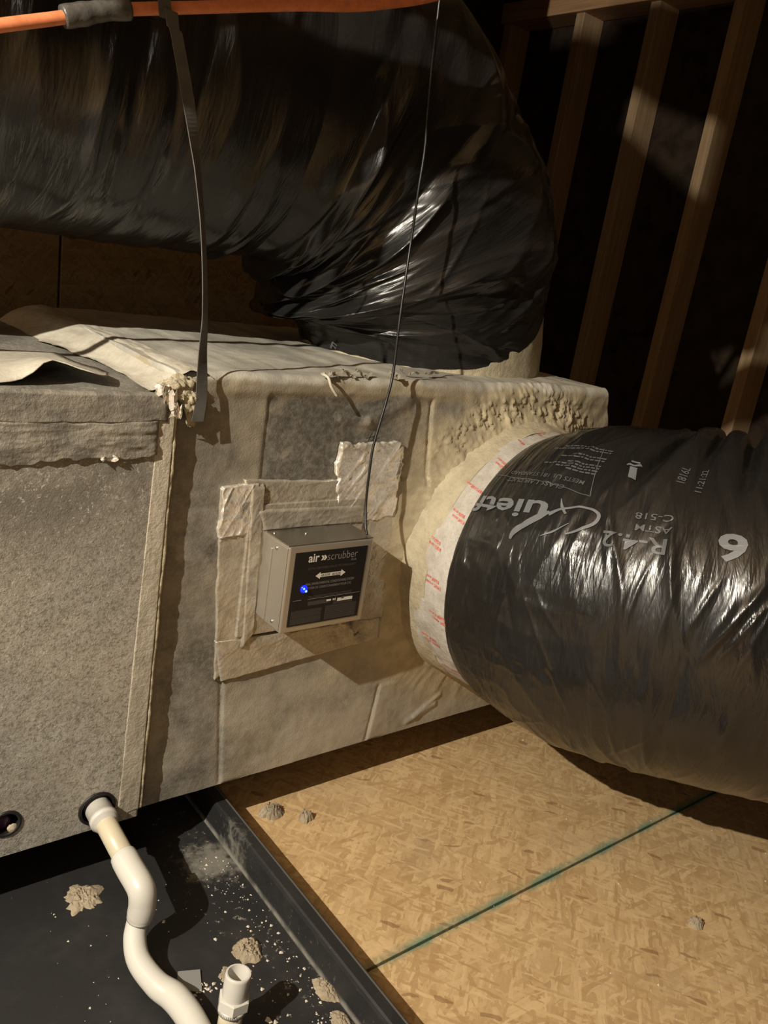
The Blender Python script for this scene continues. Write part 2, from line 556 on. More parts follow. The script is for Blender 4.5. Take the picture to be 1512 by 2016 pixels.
def grid_faces(nu, nv, wrap_v=False):
    F = []
    mv = nv if wrap_v else nv - 1
    i = np.arange(nu - 1)[:, None]
    j = np.arange(mv)[None, :]
    k = (j + 1) % nv
    A = np.stack([i * nv + j, (i + 1) * nv + j, (i + 1) * nv + k, i * nv + k], -1).reshape(-1, 4)
    return A


# value noise in numpy (smooth lattice noise), periodic in neither axis
TABS = {}


def vnoise(x, y, seed):
    if seed not in TABS:
        TABS[seed] = np.random.RandomState(seed).rand(256, 256)
    tab = TABS[seed]
    xi = np.floor(x).astype(int)
    yi = np.floor(y).astype(int)
    xf = x - xi
    yf = y - yi
    xf = xf * xf * (3 - 2 * xf)
    yf = yf * yf * (3 - 2 * yf)
    g = lambda a, b: tab[a % 256, b % 256]
    return (g(xi, yi) * (1 - xf) + g(xi + 1, yi) * xf) * (1 - yf) + (g(xi, yi + 1) * (1 - xf) + g(xi + 1, yi + 1) * xf) * yf


def fbm(x, y, seed, octv=4, gain=0.5):
    s = 0
    a = 1.0
    t = 0
    for k in range(octv):
        s = s + a * (vnoise(x * 2 ** k, y * 2 ** k, seed + k) - 0.5)
        t += a
        a *= gain
    return s / t


def ridged(x, y, seed, octv=3):
    s = 0
    a = 1.0
    for k in range(octv):
        s = s + a * (1 - 2 * np.abs(vnoise(x * 2 ** k, y * 2 ** k, seed + 11 * k) - 0.5))
        a *= 0.5
    return s / 1.75


def smooth(x, a, b):
    t = np.clip((x - a) / (b - a), 0, 1)
    return t * t * (3 - 2 * t)


# ------------------------------------------------------------------ text helper: flat lettering as mesh
def text_flat(s, size, bold=0.0, align='LEFT', maxlen=None, space=1.0):
    c = bpy.data.curves.new('txt', 'FONT')
    c.body = s
    c.size = size
    c.offset = bold * size
    c.align_x = align
    c.space_character = space
    c.resolution_u = 3
    o = bpy.data.objects.new('txt', c)
    COL.objects.link(o)
    dg = bpy.context.evaluated_depsgraph_get()
    dg.update()
    me = bpy.data.meshes.new_from_object(o.evaluated_get(dg))
    bpy.data.objects.remove(o)
    bpy.data.curves.remove(c)
    bm = bmesh.new()
    bm.from_mesh(me)
    bpy.data.meshes.remove(me)
    bmesh.ops.triangulate(bm, faces=bm.faces[:])
    if maxlen:
        for _ in range(4):
            es = [e for e in bm.edges if e.calc_length() > maxlen]
            if not es:
                break
            bmesh.ops.subdivide_edges(bm, edges=es, cuts=1)
            bmesh.ops.triangulate(bm, faces=bm.faces[:])
    V = np.array([v.co[:2] for v in bm.verts]) if len(bm.verts) else np.zeros((0, 2))
    bm.verts.index_update()
    F = [tuple(v.index for v in f.verts) for f in bm.faces]
    bm.free()
    return V, F


def rects_flat(rects, maxlen=None):
    V, F = [], []
    for x0, y0, x1, y1 in rects:
        nx = max(1, int(math.ceil(abs(x1 - x0) / maxlen))) if maxlen else 1
        ny = max(1, int(math.ceil(abs(y1 - y0) / maxlen))) if maxlen else 1
        b = len(V)
        for i in range(nx + 1):
            for j in range(ny + 1):
                V.append((x0 + (x1 - x0) * i / nx, y0 + (y1 - y0) * j / ny))
        for i in range(nx):
            for j in range(ny):
                a = b + i * (ny + 1) + j
                F.append((a, a + ny + 1, a + ny + 2, a + 1))
    return np.array(V, float), F


def stroke_flat(pts, widths, n=40):
    P = catmull([(*p, 0) for p in pts], n)[:, :2]
    W = np.interp(np.linspace(0, 1, n), np.linspace(0, 1, len(widths)), widths)
    T = np.gradient(P, axis=0)
    T /= np.linalg.norm(T, axis=1)[:, None] + 1e-9
    N = np.stack([-T[:, 1], T[:, 0]], 1)
    V = np.concatenate([P + N * W[:, None] / 2, P, P - N * W[:, None] / 2])
    F = []
    for i in range(n - 1):
        F.append((i, i + 1, n + i + 1, n + i))
        F.append((n + i, n + i + 1, 2 * n + i + 1, 2 * n + i))
    return V, F


def merge(parts):
    V, F = [], []
    b = 0
    for v, f in parts:
        V.append(np.asarray(v))
        F += [tuple(i + b for i in q) for q in f]
        b += len(v)
    return np.concatenate(V), F


# ------------------------------------------------------------------ SETTING
floor = structure('floor')
box_obj('subfloor', (-3.0, 4.0, -2.6, 3.9, -0.06, -0.012), MAT['void'], floor, 0)
seam_y = 0.6565
g = 0.0022
for (x0, x1) in [(-3.0, -0.462), (-0.458, 1.98), (1.984, 4.0)]:
    for (y0, y1) in [(-2.6, -0.565), (-0.561, seam_y - g), (seam_y + g, 1.876), (1.88, 3.1), (3.104, 3.9)]:
        box_obj('osb_panel', (x0, x1, y0, y1, -0.0119, 0.0), MAT['osb'], floor, 0.0012)

wr = structure('wall_right')
box_obj('sheathing', (3.345, 3.40, -2.6, 3.6, 0, 2.6), MAT['felt'], wr, 0)
for y in (0.45, 0.86, 1.29, 1.70, 2.12, 2.52, 2.93, 3.40):
    box_obj('stud', (3.20, 3.34, y, y + 0.05, 0.04, 2.16), MAT['stud'], wr, 0.003)
box_obj('top_plate', (3.18, 3.34, -2.6, 3.46, 2.16, 2.25), MAT['plate'], wr, 0.004)
box_obj('bottom_plate', (3.20, 3.34, -2.6, 3.46, 0.0, 0.04), MAT['stud'], wr, 0.003)
wb = structure('wall_back')
box_obj('backing_board', (-3.0, 3.4, 3.47, 3.55, 0, 2.6), MAT['felt'], wb, 0)
wf = structure('wall_left')
box_obj('sheathing', (-3.05, -3.0, -2.6, 3.6, 0, 2.6), MAT['felt'], wf, 0)
wn = structure('wall_front')
box_obj('sheathing', (-3.0, 3.4, -2.65, -2.6, 0, 2.6), MAT['felt'], wn, 0)
ce = structure('ceiling')
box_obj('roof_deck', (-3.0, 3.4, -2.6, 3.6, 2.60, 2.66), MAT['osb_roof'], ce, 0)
for y in np.arange(-2.2, 3.4, 0.61):
    box_obj('rafter', (-3.0, 3.4, y, y + 0.045, 2.45, 2.60), MAT['stud'], ce, 0.003)
# added out-of-view boards, cut to shade the duct and studs from the lamp
tr = structure('light_blocker_1')


def prism(name, pts, y0, y1, mat, parent):
    bm = bmesh.new()
    a = [bm.verts.new((x, y0, z)) for x, z in pts]
    b = [bm.verts.new((x, y1, z)) for x, z in pts]
    n = len(pts)
    bm.faces.new(a)
    bm.faces.new(b[::-1])
    for i in range(n):
        bm.faces.new((a[i], b[i], b[(i + 1) % n], a[(i + 1) % n]))
    return bm_obj(name, bm, mat, parent)


prism('blocker_board', [(-0.90, 1.352), (0.50, 1.352), (0.50, 1.430), (-0.90, 1.430)], 0.790, 0.802, MAT['stud'], tr)
prism('blocker_board', [(-0.90, 1.425), (-0.06, 1.425), (-0.06, 1.694), (-0.25, 1.757), (-0.25, 1.838), (-0.90, 1.800)], 0.8025, 0.812, MAT['stud'], tr)
prism('blocker_board', [(-0.06, 1.480), (0.90, 1.480), (0.90, 1.95), (0.035, 1.95), (0.035, 1.662), (-0.06, 1.694)], 0.8025, 0.812, MAT['stud'], tr)
prism('blocker_board', [(-0.28, 1.794), (-0.219, 1.785), (0.06, 1.746), (0.06, 1.885), (-0.28, 1.853)], 0.8125, 0.822, MAT['stud'], tr)
prism('blocker_board', [(-0.10, 1.295), (-0.012, 1.295), (-0.012, 1.430), (-0.10, 1.430)], 0.778, 0.7895, MAT['stud'], tr)
for x in (-0.85, 0.40, 0.70):
    box_obj('blocker_hanger', (x, x + 0.04, 0.8225, 0.86, 1.43 if x != 0.70 else 1.60, 2.45), MAT['stud'], tr, 0.003)
# knee wall of brown board behind the unit, on the left
wk = structure('wall_knee')
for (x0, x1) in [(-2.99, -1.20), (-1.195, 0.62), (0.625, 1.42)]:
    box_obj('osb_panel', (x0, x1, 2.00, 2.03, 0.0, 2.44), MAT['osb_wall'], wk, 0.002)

# ------------------------------------------------------------------ DRAIN PAN
PXR = 0.596           # inside of right wall
pan = thing('drain_pan', 'black plastic drain pan with raised rim on the floor under the unit', 'drain pan', (0.0, 1.0, 0.0))
PX0, PY0, PY1 = -0.72, 0.22, 1.62
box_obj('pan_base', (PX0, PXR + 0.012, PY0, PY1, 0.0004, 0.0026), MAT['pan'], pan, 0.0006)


def profile_strip(name, prof, axis, a0, a1, fixed, mat, parent, n=2):
    # prof: closed list of (offset, z); axis 'y' runs along Y at x = fixed + offset
    V, F = [], []
    m = len(prof)
    for t in np.linspace(a0, a1, n):
        for o, z in prof:
            V.append((fixed + o, t, z) if axis == 'y' else (t, fixed + o, z))
    for i in range(n - 1):
        for j in range(m):
            k = (j + 1) % m
            F.append((i * m + j, i * m + k, (i + 1) * m + k, (i + 1) * m + j))
    F.append(tuple(range(m - 1, -1, -1)))
    F.append(tuple(range((n - 1) * m, n * m)))
    bm = bmesh.new()
    vs = [bm.verts.new(v) for v in V]
    for f in F:
        bm.faces.new([vs[i] for i in f])
    return bm_obj(name, bm, mat, parent)


prof = [(0.0, 0.0015), (0.004, 0.044), (0.006, 0.0488), (0.009, 0.0505), (0.026, 0.0505), (0.029, 0.049), (0.030, 0.043), (0.0275, 0.043), (0.0265, 0.0475),
        (0.010, 0.0475), (0.008, 0.044), (0.0035, 0.0015)]
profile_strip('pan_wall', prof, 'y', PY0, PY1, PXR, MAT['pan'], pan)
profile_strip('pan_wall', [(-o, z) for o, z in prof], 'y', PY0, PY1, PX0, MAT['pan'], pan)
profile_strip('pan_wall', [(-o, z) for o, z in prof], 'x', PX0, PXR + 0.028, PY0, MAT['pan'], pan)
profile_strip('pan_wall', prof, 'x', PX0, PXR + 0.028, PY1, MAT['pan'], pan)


# ------------------------------------------------------------------ swept box with soft edges and a displaced skin
def swept_box(name, x0f, x1f, yf, yb, z0, z1, rad, nx, mat, parent, disp, holes=(), step=0.004):
    prof = []
    L1 = z1 - rad - z0
    for t in np.linspace(0, 1, max(2, int(L1 / step))):
        prof.append((yf, z0 + L1 * t, 0, -1.0, 0.0))
    for a in np.linspace(0, PI / 2, 9)[1:]:
        prof.append((yf + rad - rad * math.cos(a), z1 - rad + rad * math.sin(a), 1, -math.cos(a), math.sin(a)))
    for t in np.linspace(0, 1, max(2, int((yb - yf - rad) / (step * 2))))[1:]:
        prof.append((yf + rad + (yb - yf - rad) * t, z1, 2, 0.0, 1.0))
    prof = np.array(prof)
    nv = len(prof)
    U = np.linspace(0, 1, nx)[:, None] * np.ones((1, nv))
    Zp = np.ones((nx, 1)) * prof[None, :, 1]
    Yp = np.ones((nx, 1)) * prof[None, :, 0]
    Xp = x0f(Zp) * (1 - U) + x1f(Zp) * U
    D = disp(Xp, Yp, Zp)
    Yd = Yp + D * prof[None, :, 3]
    Zd = Zp + D * prof[None, :, 4]
    V = np.stack([Xp, Yd, Zd], -1).reshape(-1, 3)
    F = [tuple(f) for f in grid_faces(nx, nv)]
    keep = np.ones(len(V), bool)
    for (hx, hz, hr) in holes:
        d = np.hypot(V[:, 0] - hx, V[:, 2] - hz)
        inside = (d < hr) & (V[:, 1] < yf + 0.02)
        F = [f for f in F if not any(inside[i] for i in f)]
        used = np.zeros(len(V), bool)
        for f in F:
            used[list(f)] = True
        near = used & (d < hr + 0.006) & (V[:, 1] < yf + 0.02) & ~inside
        for i in np.nonzero(near)[0]:
            dv = V[i, [0, 2]] - np.array((hx, hz))
            ln = np.linalg.norm(dv)
            if ln < hr + 0.0045:
                V[i, 0], V[i, 2] = np.array((hx, hz)) + dv / ln * (hr + 0.0003)
    V = list(V)
    # ends, back and bottom
    for iu, flip in ((0, False), (nx - 1, True)):
        b = len(V)
        V.append((V[iu * nv][0], yb, z0))
        loop = [iu * nv + j for j in range(nv)] + [b]
        F.append(tuple(loop) if not flip else tuple(reversed(loop)))
    b = len(V)
    V.append((V[0][0], yb, z0)); V.append((V[(nx - 1) * nv][0], yb, z0))
    F.append((0, b, b + 1, (nx - 1) * nv))
    F.append((b, nv - 1, nx * nv - 1, b + 1))
    return mesh_obj(name, V, F, mat, parent, smooth=True)


# ------------------------------------------------------------------ SUPPLY PLENUM
ple = thing('supply_plenum', 'cream and grey mastic coated duct board plenum box right of the cabinet', 'duct', (0.93, 1.3, 0.104))


def ple_disp(X, Y, Z):
    d = 0.004 * fbm(X * 7, Z * 7 + Y * 7, 3, 4) + 0.0016 * fbm(X * 40, Z * 40 + Y * 40, 9, 3)
    # thick mastic at top edge
    d = d + 0.004 * smooth(Z, 0.735, 0.752) * (0.6 + fbm(X * 25, Z * 40, 21, 3))
    # step of bare foil panel
    inx = smooth(X, 0.603, 0.606) * (1 - smooth(X, 0.93, 0.99))
    inz = smooth(Z, 0.61, 0.613) * (1 - smooth(Z, 0.744 + 0.006 * fbm(X * 20, Z * 0, 5), 0.752))
    d = d - 0.0022 * inx * inz * (Y < 1.01)
    # trowelled swoosh of mastic across the bare panel
    for (xa, za, xb, zb, w, h) in [(0.733, 0.7105, 0.785, 0.708, 0.006, 0.004), (0.785, 0.708, 0.86, 0.742, 0.012, 0.004), (0.74, 0.703, 0.80, 0.701, 0.003, 0.002),
                                   (0.987, 0.121, 1.05, 0.146, 0.006, 0.004), (1.0, 0.13, 1.06, 0.165, 0.004, 0.003)]:
        t = np.clip(((X - xa) * (xb - xa) + (Z - za) * (zb - za)) / ((xb - xa) ** 2 + (zb - za) ** 2), 0, 1)
        dist = np.hypot(X - xa - t * (xb - xa), Z - za - t * (zb - za))
        d = d + h * np.exp(-(dist / w) ** 2) * (Y < 1.01)
    # board joints
    for (xa, za, xb, zb) in [(0.9107, 0.7465, 0.9219, 0.60), (0.5757, 0.30, 0.5914, 0.104), (0.9003, 0.22, 0.8902, 0.104)]:
        xl = xa + (xb - xa) * (Z - za) / (zb - za)
        inr = (Z < max(za, zb)) & (Z > min(za, zb)) & (Y < 1.01)
        d = d - 0.0025 * np.exp(-((X - xl) / 0.003) ** 2) * inr + 0.002 * smooth(X - xl, 0, 0.004) * (1 - smooth(X - xl, 0.01, 0.06)) * inr
    # trowelled build-up round the take-off
    dx, dz = X - 1.15, Z - 0.455
    r = np.hypot(dx, dz)
    ang = np.arctan2(dz, dx)
    front = (Y < 1.012)
    upper = 0.35 + 0.65 * smooth(np.sin(ang), -0.2, 0.7)
    build = 0.034 * np.exp(-np.clip(r - 0.245, 0, 1) / 0.042) * upper
    rag = ridged(ang * 9, r * 14, 31, 3)
    d = d + front * build * (0.6 + 0.55 * rag)
    crumb = smooth(fbm(X * 170, Z * 170, 44, 3, 0.65), -0.02, 0.25) * np.exp(-((r - 0.285) / 0.03) ** 2) * smooth(ang, 0.75, 1.1) * (1 - smooth(ang, 2.1, 2.6))
    d = d + front * 0.0048 * crumb
    return d


swept_box('duct_board_body', lambda z: 0.462 + 0 * z, lambda z: 1.372 + 0.025 * smooth(0.772 - z, 0, 0.08), 1.0, 1.61, 0.104, 0.772, 0.012, 330,
          MAT['plenum'], ple, ple_disp, step=0.0033)
for x in (0.68, 1.22):
    box_obj('support_block', (x, x + 0.12, 1.22, 1.50, 0.0004, 0.104), MAT['block'], ple, 0.004)

# two pen ticks on the bare panel above the foil
V, F = merge([stroke_flat([(0.790, 0.676), (0.796, 0.690)], [0.0012, 0.0012], 6), stroke_flat([(0.797, 0.675), (0.803, 0.689)], [0.0012, 0.0012], 6), stroke_flat([(0.786, 0.681), (0.806, 0.686)], [0.0010, 0.0010], 6)])
mesh_obj('pen_mark', np.stack([V[:, 0], np.full(len(V), 0.9975), V[:, 1]], 1), F, MAT['label'], ple, smooth=False)
# slope of mastic from the plenum top down to the cabinet top
nu, nv = 80, 90
u = np.linspace(0, 1, nu)[:, None] * np.ones((1, nv))
v = np.ones((nu, 1)) * np.linspace(0, 1, nv)[None, :]
FX = (0.375 + 0.02 * np.sin(v * 5)) * (1 - u) + 0.52 * u
FX = FX + 0.02 * (v < 2) * (1 - u) * (1 - v) * 2.5
FY = 0.995 + 0.60 * v
FZ = 0.7475 + (0.776 - 0.7475) * smooth(u, 0.0, 0.62) - 0.012 * smooth(u, 0.75, 1.0) + 0.006 * fbm(u * 6, v * 12, 61, 4)
FZ = FZ - 0.02 * smooth(v, 0.55, 0.9) * (1 - smooth(u, 0.0, 0.5))
mesh_obj('mastic_fillet', np.stack([FX, FY, FZ], -1).reshape(-1, 3), grid_faces(nu, nv), MAT['pale_mastic'], ple)


# crumpled foil scrap helper: irregular quad patch lying on a face plane
def foil_patch(name, corners, y, mat, parent, amp=0.003, n=46, seed=1, rag=0.004, dirx=0.7, drop=0.006, freq=55, lift=None):
    c = [np.array(p, float) for p in corners]        # TL, TR, BR, BL in (x, z)
    u = np.linspace(0, 1, n)[:, None]
    v = np.linspace(0, 1, n)[None, :]
    X = (c[0][0] * (1 - u) + c[1][0] * u) * (1 - v) + (c[3][0] * (1 - u) + c[2][0] * u) * v
    Z = (c[0][1] * (1 - u) + c[1][1] * u) * (1 - v) + (c[3][1] * (1 - u) + c[2][1] * u) * v
    e = np.minimum(np.minimum(u, 1 - u), np.minimum(v, 1 - v)) * 2
    edge = 1 - smooth(e, 0, 0.12)
    X = X + rag * fbm(X * 60, Z * 60, seed + 40, 3) * edge * 2
    Z = Z + rag * fbm(X * 60 + 9, Z * 60, seed + 50, 3) * edge * 2
    a, b = math.cos(dirx), math.sin(dirx)
    P, Q = X * a + Z * b, -X * b + Z * a
    rg = np.clip(ridged(P * freq * 0.22, Q * freq, seed, 2), 0, 1) ** 2.5 + 0.5 * np.clip(ridged(P * freq * 0.6 + 7, Q * freq * 0.5 + P * freq * 0.5, seed + 3, 2), 0, 1) ** 3
    h = amp * rg + amp * 0.15 * fbm(P * freq * 2, Q * freq * 2, seed + 7, 2)
    h = np.clip(h, -0.0005, None)
    if lift is not None:
        h = h + lift(u, v)
    Yv = y - 0.0006 - h * smooth(e, 0.0, 0.05) - 0.0008
    V = np.stack([X + 0 * v, Yv, Z + 0 * v], -1).reshape(-1, 3)
    F = [tuple(f) for f in grid_faces(n, n)]
    # rim folded back to the board so the sheet has an edge
    ring = [i * n for i in range(n)] + [(n - 1) * n + j for j in range(1, n)] + [i * n + n - 1 for i in range(n - 2, -1, -1)] + [j for j in range(n - 2, 0, -1)]
    V = list(V)
    b0 = len(V)
    for i in ring:
        V.append((V[i][0], y + drop, V[i][2]))
    m = len(ring)
    for k in range(m):
        F.append((ring[k], b0 + k, b0 + (k + 1) % m, ring[(k + 1) % m]))
    return mesh_obj(name, V, F, mat, parent)


def lump(name, loc, size, mat, parent, seed, squash=(1, 1, 1), rough=0.45, sub=3, freq=2.2):
    bm = bmesh.new()
    bmesh.ops.create_icosphere(bm, subdivisions=sub, radius=1.0)
    co = np.array([v.co for v in bm.verts])
    n1 = fbm(co[:, 0] * freq + 5 + co[:, 2] * 1.7, co[:, 1] * freq + 9 - co[:, 2] * 1.3, seed, 4)
    for v, k in zip(bm.verts, n1):
        q = v.co * (1 + rough * 2 * k)
        v.co = Vector((q.x * size * squash[0], q.y * size * squash[1], q.z * size * squash[2])) + Vector(loc)
    return bm_obj(name, bm, mat, parent, smooth=True)


def shard(name, loc, w, h, curl, mat, parent, seed, flat=False):
    """a torn curled scrap of foil, thin but solid"""
    n = 9
    r = np.random.RandomState(seed)
    V, F = [], []
    for side in (0, 1):
        for i in range(n):
            for j in range(4):
                u_, v_ = i / (n - 1) - 0.5, j / 3 - 0.5
                jag = (r.rand() - 0.5) * 0.45 if (j in (0, 3) and side == 0) else 0
                if side == 1:
                    k_ = V[i * 4 + j]
                    V.append((k_[0], k_[1] + 0.0006, k_[2] - 0.0003))
                    continue
                x = u_ * w + r.randn() * w * 0.02
                zz_ = (v_ + jag) * h * (1 - 0.5 * abs(u_))
                yy_ = -curl * (2 * abs(v_)) ** 2 * math.sin(u_ * 7 + seed) - curl * 0.7 * math.sin(u_ * 9 + seed * 2) + r.randn() * curl * 0.15
                V.append((x, zz_, yy_ + 0.004) if flat else (x, yy_, zz_))
    for i in range(n - 1):
        for j in range(3):
            a_ = i * 4 + j
            F.append((a_, a_ + 4, a_ + 5, a_ + 1))
            F.append((a_ + n * 4, a_ + 1 + n * 4, a_ + 5 + n * 4, a_ + 4 + n * 4))
    ring = [i * 4 for i in range(n)] + [(n - 1) * 4 + j for j in (1, 2, 3)] + [i * 4 + 3 for i in range(n - 2, -1, -1)] + [2, 1]
    for a_, b_ in zip(ring, ring[1:] + ring[:1]):
        F.append((a_, b_, b_ + n * 4, a_ + n * 4))
    V = [(q[0] + loc[0], q[1] + loc[1], q[2] + loc[2]) for q in V]
    return mesh_obj(name, V, F, mat, parent, smooth=False)


for k, (x, y, z, sz, sq) in enumerate([(0.470, 0.992, 0.752, 0.018, (1, .5, .9)), (0.478, 0.985, 0.735, 0.012, (.8, .5, 1.2)), (0.455, 0.99, 0.757, 0.014, (1.2, .6, .6)),
                                       (0.484, 0.990, 0.716, 0.010, (.7, .5, 1.4))]):
    lump('mastic_lump', (x, y, z), sz, MAT['mastic'], ple, 70 + k, sq, 0.7, 4, 3.5)

# ------------------------------------------------------------------ AIR HANDLER CABINET
cab = thing('air_handler_cabinet', 'grey beige foil faced air handler cabinet at the left edge with two pipe holes', 'air handler', (0.0, 1.2, 0.10))
H1 = (0.387, 0.1365, 0.0238)
H2 = (0.263, 0.154, 0.017)


def cab_disp(X, Y, Z):
    d = 0.003 * fbm(X * 6, Z * 6 + Y * 6, 13, 4) + 0.0012 * fbm(X * 60, Z * 60 + Y * 60, 19, 3)
    return d * smooth(np.hypot(X - H1[0], Z - H1[1]), 0.02, 0.05) * smooth(np.hypot(X - H2[0], Z - H2[1]), 0.02, 0.05)


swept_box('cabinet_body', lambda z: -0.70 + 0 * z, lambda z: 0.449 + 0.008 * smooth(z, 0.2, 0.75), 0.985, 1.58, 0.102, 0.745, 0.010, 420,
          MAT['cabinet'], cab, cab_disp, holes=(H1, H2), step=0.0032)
for (x, z, r) in (H1, H2):
    # sleeve of the hole, going back into the cabinet
    yy = np.array([0.9855, 1.03])
    V, F = tube_mesh([(x, t, z) for t in yy], [r, r], 32, (0, 0, 1), False)
    F.append(tuple(range(32, 64)))
    mesh_obj('pipe_hole', V, F, MAT['rubber'], cab)
    a = np.linspace(0, 2 * PI, 40)
    ring = np.array([(x + (r + 0.001) * math.cos(t), 0.985, z + (r + 0.001) * math.sin(t)) for t in a])
    tube_obj('grommet', ring, 0.0026, MAT['rubber'], cab, 8, (0, 1, 0), False)
lump('drain_plug', (H2[0] - 0.003, 0.998, H2[1] - 0.004), 0.013, MAT['purple'], cab, 5, (1, .5, 1), 0.15)
lump('mastic_lump', (H2[0] + 0.008, 0.987, H2[1] - 0.011), 0.006, MAT['mastic'], cab, 6, (1, .6, 1))
for x in (-0.55, 0.15):
    box_obj('support_block', (x, x + 0.14, 1.20, 1.50, 0.0030, 0.104), MAT['block'], cab, 0.004)


def skin_strip(name, x0, x1, z0, z1, y, mat, parent, nx, nz, amp, seed, rag0=0.0, rag1=0.0, ragx=0.0, over_top=False, freq=(30, 60), base=0.0016):
    """ragged flat strip of tape or mastic on the front face, standing proud of it"""
    u = np.linspace(0, 1, nx)[:, None] * np.ones((1, nz))
    v = np.ones((nx, 1)) * np.linspace(0, 1, nz)[None, :]
    xa = x0(v) if callable(x0) else x0
    xb = x1(v) if callable(x1) else x1
    X = xa * (1 - u) + xb * u
    X = X + ragx * fbm(v * 40, u * 3, seed + 5, 3) * (1 - u)
    za = z0 + rag0 * fbm(X * 30, 0 * X, seed + 1, 4)
    zb = z1 + rag1 * fbm(X * 30, 0 * X + 4, seed + 2, 4)
    Z = za * (1 - v) + zb * v
    h = base + amp * (0.5 + fbm(X * freq[0], Z * freq[1], seed, 4))
    e = np.minimum(np.minimum(u, 1 - u) * nx, np.minimum(v, 1 - v) * nz)
    Yv = y - h * smooth(e, 0, 2.5) + 0.002 * (1 - smooth(e, 0, 1.0))
    V = np.stack([X, Yv, Z], -1).reshape(-1, 3)
    return mesh_obj(name, V, grid_faces(nx, nz), mat, parent)


skin_strip('seam_tape', -0.70, 0.440, 0.660, 0.712, 0.985, MAT['band'], cab, 340, 48, 0.008, 101, rag0=0.024, rag1=0.008, freq=(22, 70))
skin_strip('seam_tape', -0.70, 0.452, 0.708, 0.747, 0.985, MAT['band'], cab, 300, 30, 0.003, 121, rag0=0.006, rag1=0.003, freq=(18, 60), base=0.004)
cx0 = lambda v: 0.417 + 0.019 * v
cx1 = lambda v: 0.451 + 0.008 * v
skin_strip('corner_tape', cx0, cx1, 0.112, 0.725, 0.985, MAT['corner'], cab, 36, 260, 0.0018, 141, rag0=0.01, ragx=0.0009, freq=(60, 30), base=0.0003)
# rough bead of cream mastic down the corner
V, F = tube_mesh(np.array([(0.4535 + 0.0075 * t + 0.0006 * math.sin(t * 31), 0.9875 + 0.0005 * math.sin(t * 47), 0.115 + 0.615 * t) for t in np.linspace(0, 1, 220)]),
                 0.0030 + 0.0012 * np.array([float(fbm(np.array([t * 60.0]), np.array([0.5]), 17, 3)[0]) for t in np.linspace(0, 1, 220)]) * 2, 10, (0, 1, 0))
V = V + 0.0006 * np.stack([fbm(V[:, 0] * 300, V[:, 2] * 160, 91, 2), fbm(V[:, 0] * 300 + 7, V[:, 2] * 160, 92, 2), 0 * V[:, 0]], 1) * 2
mesh_obj('corner_bead', V, F, MAT['mastic'], cab)
# bits of torn foil left on the edge of the band
for k, (x, y, z, w_, h_) in enumerate([(0.374, 0.980, 0.664, 0.024, 0.007), (0.447, 0.976, 0.742, 0.020, 0.022),
                                       (0.436, 0.978, 0.752, 0.016, 0.014), (0.455, 0.974, 0.726, 0.014, 0.020)]):
    shard('foil_scrap', (x, y, z), w_, h_, 0.0035, MAT['foil'], cab, 150 + k)

# torn sheet of foil facing lifted off the cabinet top
nu, nv = 90, 24
u = np.linspace(0, 1, nu)[:, None] * np.ones((1, nv))
v = np.ones((nu, 1)) * np.linspace(0, 1, nv)[None, :]
FX = -0.69 + 1.075 * u + 0.012 * (1 - v) * smooth(u, 0.9, 1.0)
fronty = 1.012 + 0.010 * fbm(u * 40, 0 * u, 201, 3) + 0.016 * np.exp(-((FX - 0.318) / 0.014) ** 2) + 0.05 * smooth(FX, 0.375, 0.40)
FY = fronty * (1 - v) + 1.24 * v
lift = 0.014 + 0.011 * np.exp(-((FX - 0.315) / 0.030) ** 2) - 0.004 * np.exp(-((FX - 0.25) / 0.03) ** 2)
FZ = 0.7475 + lift * (1 - smooth(v, 0.0, 0.8)) * (1 - 0.5 * smooth(FX, 0.355, 0.385)) + 0.0015 * (1 + fbm(u * 18, v * 6, 205, 3)) + 0.001
FZ = FZ - 0.010 * (1 - smooth(v, 0.0, 0.12)) * (1 - smooth(FX, 0.28, 0.30)) + 0.006 * (1 - smooth(v, 0, 0.1)) * np.exp(-((FX - 0.378) / 0.006) ** 2)
V = np.stack([FX, FY, FZ], -1).reshape(-1, 3)
flap = mesh_obj('torn_foil_flap', V, grid_faces(nu, nv), MAT['pale_mastic'], cab)
sol = flap.modifiers.new('thickness', 'SOLIDIFY')
sol.thickness = 0.0012


# ------------------------------------------------------------------ AIR SCRUBBER
scr = thing('air_purifier', 'small square steel air scrubber box with black label and blue light on the plenum front', 'air purifier', (0.69, 1.0, 0.475))
BX0, BX1, BZ0, BZ1, BY = 0.6185, 0.7685, 0.4065, 0.5430, 0.920
bm = bmesh.new()
add_box(bm, BX0, BX1, BY, 0.9985, BZ0, BZ1, 0.0022, 2)
housing = bm_obj('housing', bm, MAT['metal'], scr)
# folded side panel with a standing seam, and a top lid lapping over it
bm = bmesh.new()
add_box(bm, BX0 - 0.0016, BX0 - 0.0002, BY + 0.004, 0.994, BZ0 + 0.004, BZ1 - 0.003, 0.0004, 1)
add_box(bm, BX0 - 0.0042, BX0 - 0.0014, 0.962, 0.966, BZ0 + 0.006, BZ1 - 0.016, 0.0006, 1)
bm_obj('side_panel', bm, MAT['metal'], scr)
bm = bmesh.new()
add_box(bm, BX0 - 0.0022, BX1 + 0.001, BY + 0.002, 0.994, BZ1 + 0.0002, BZ1 + 0.0018, 0.0005, 1)
bm_obj('lid', bm, MAT['lid'], scr)
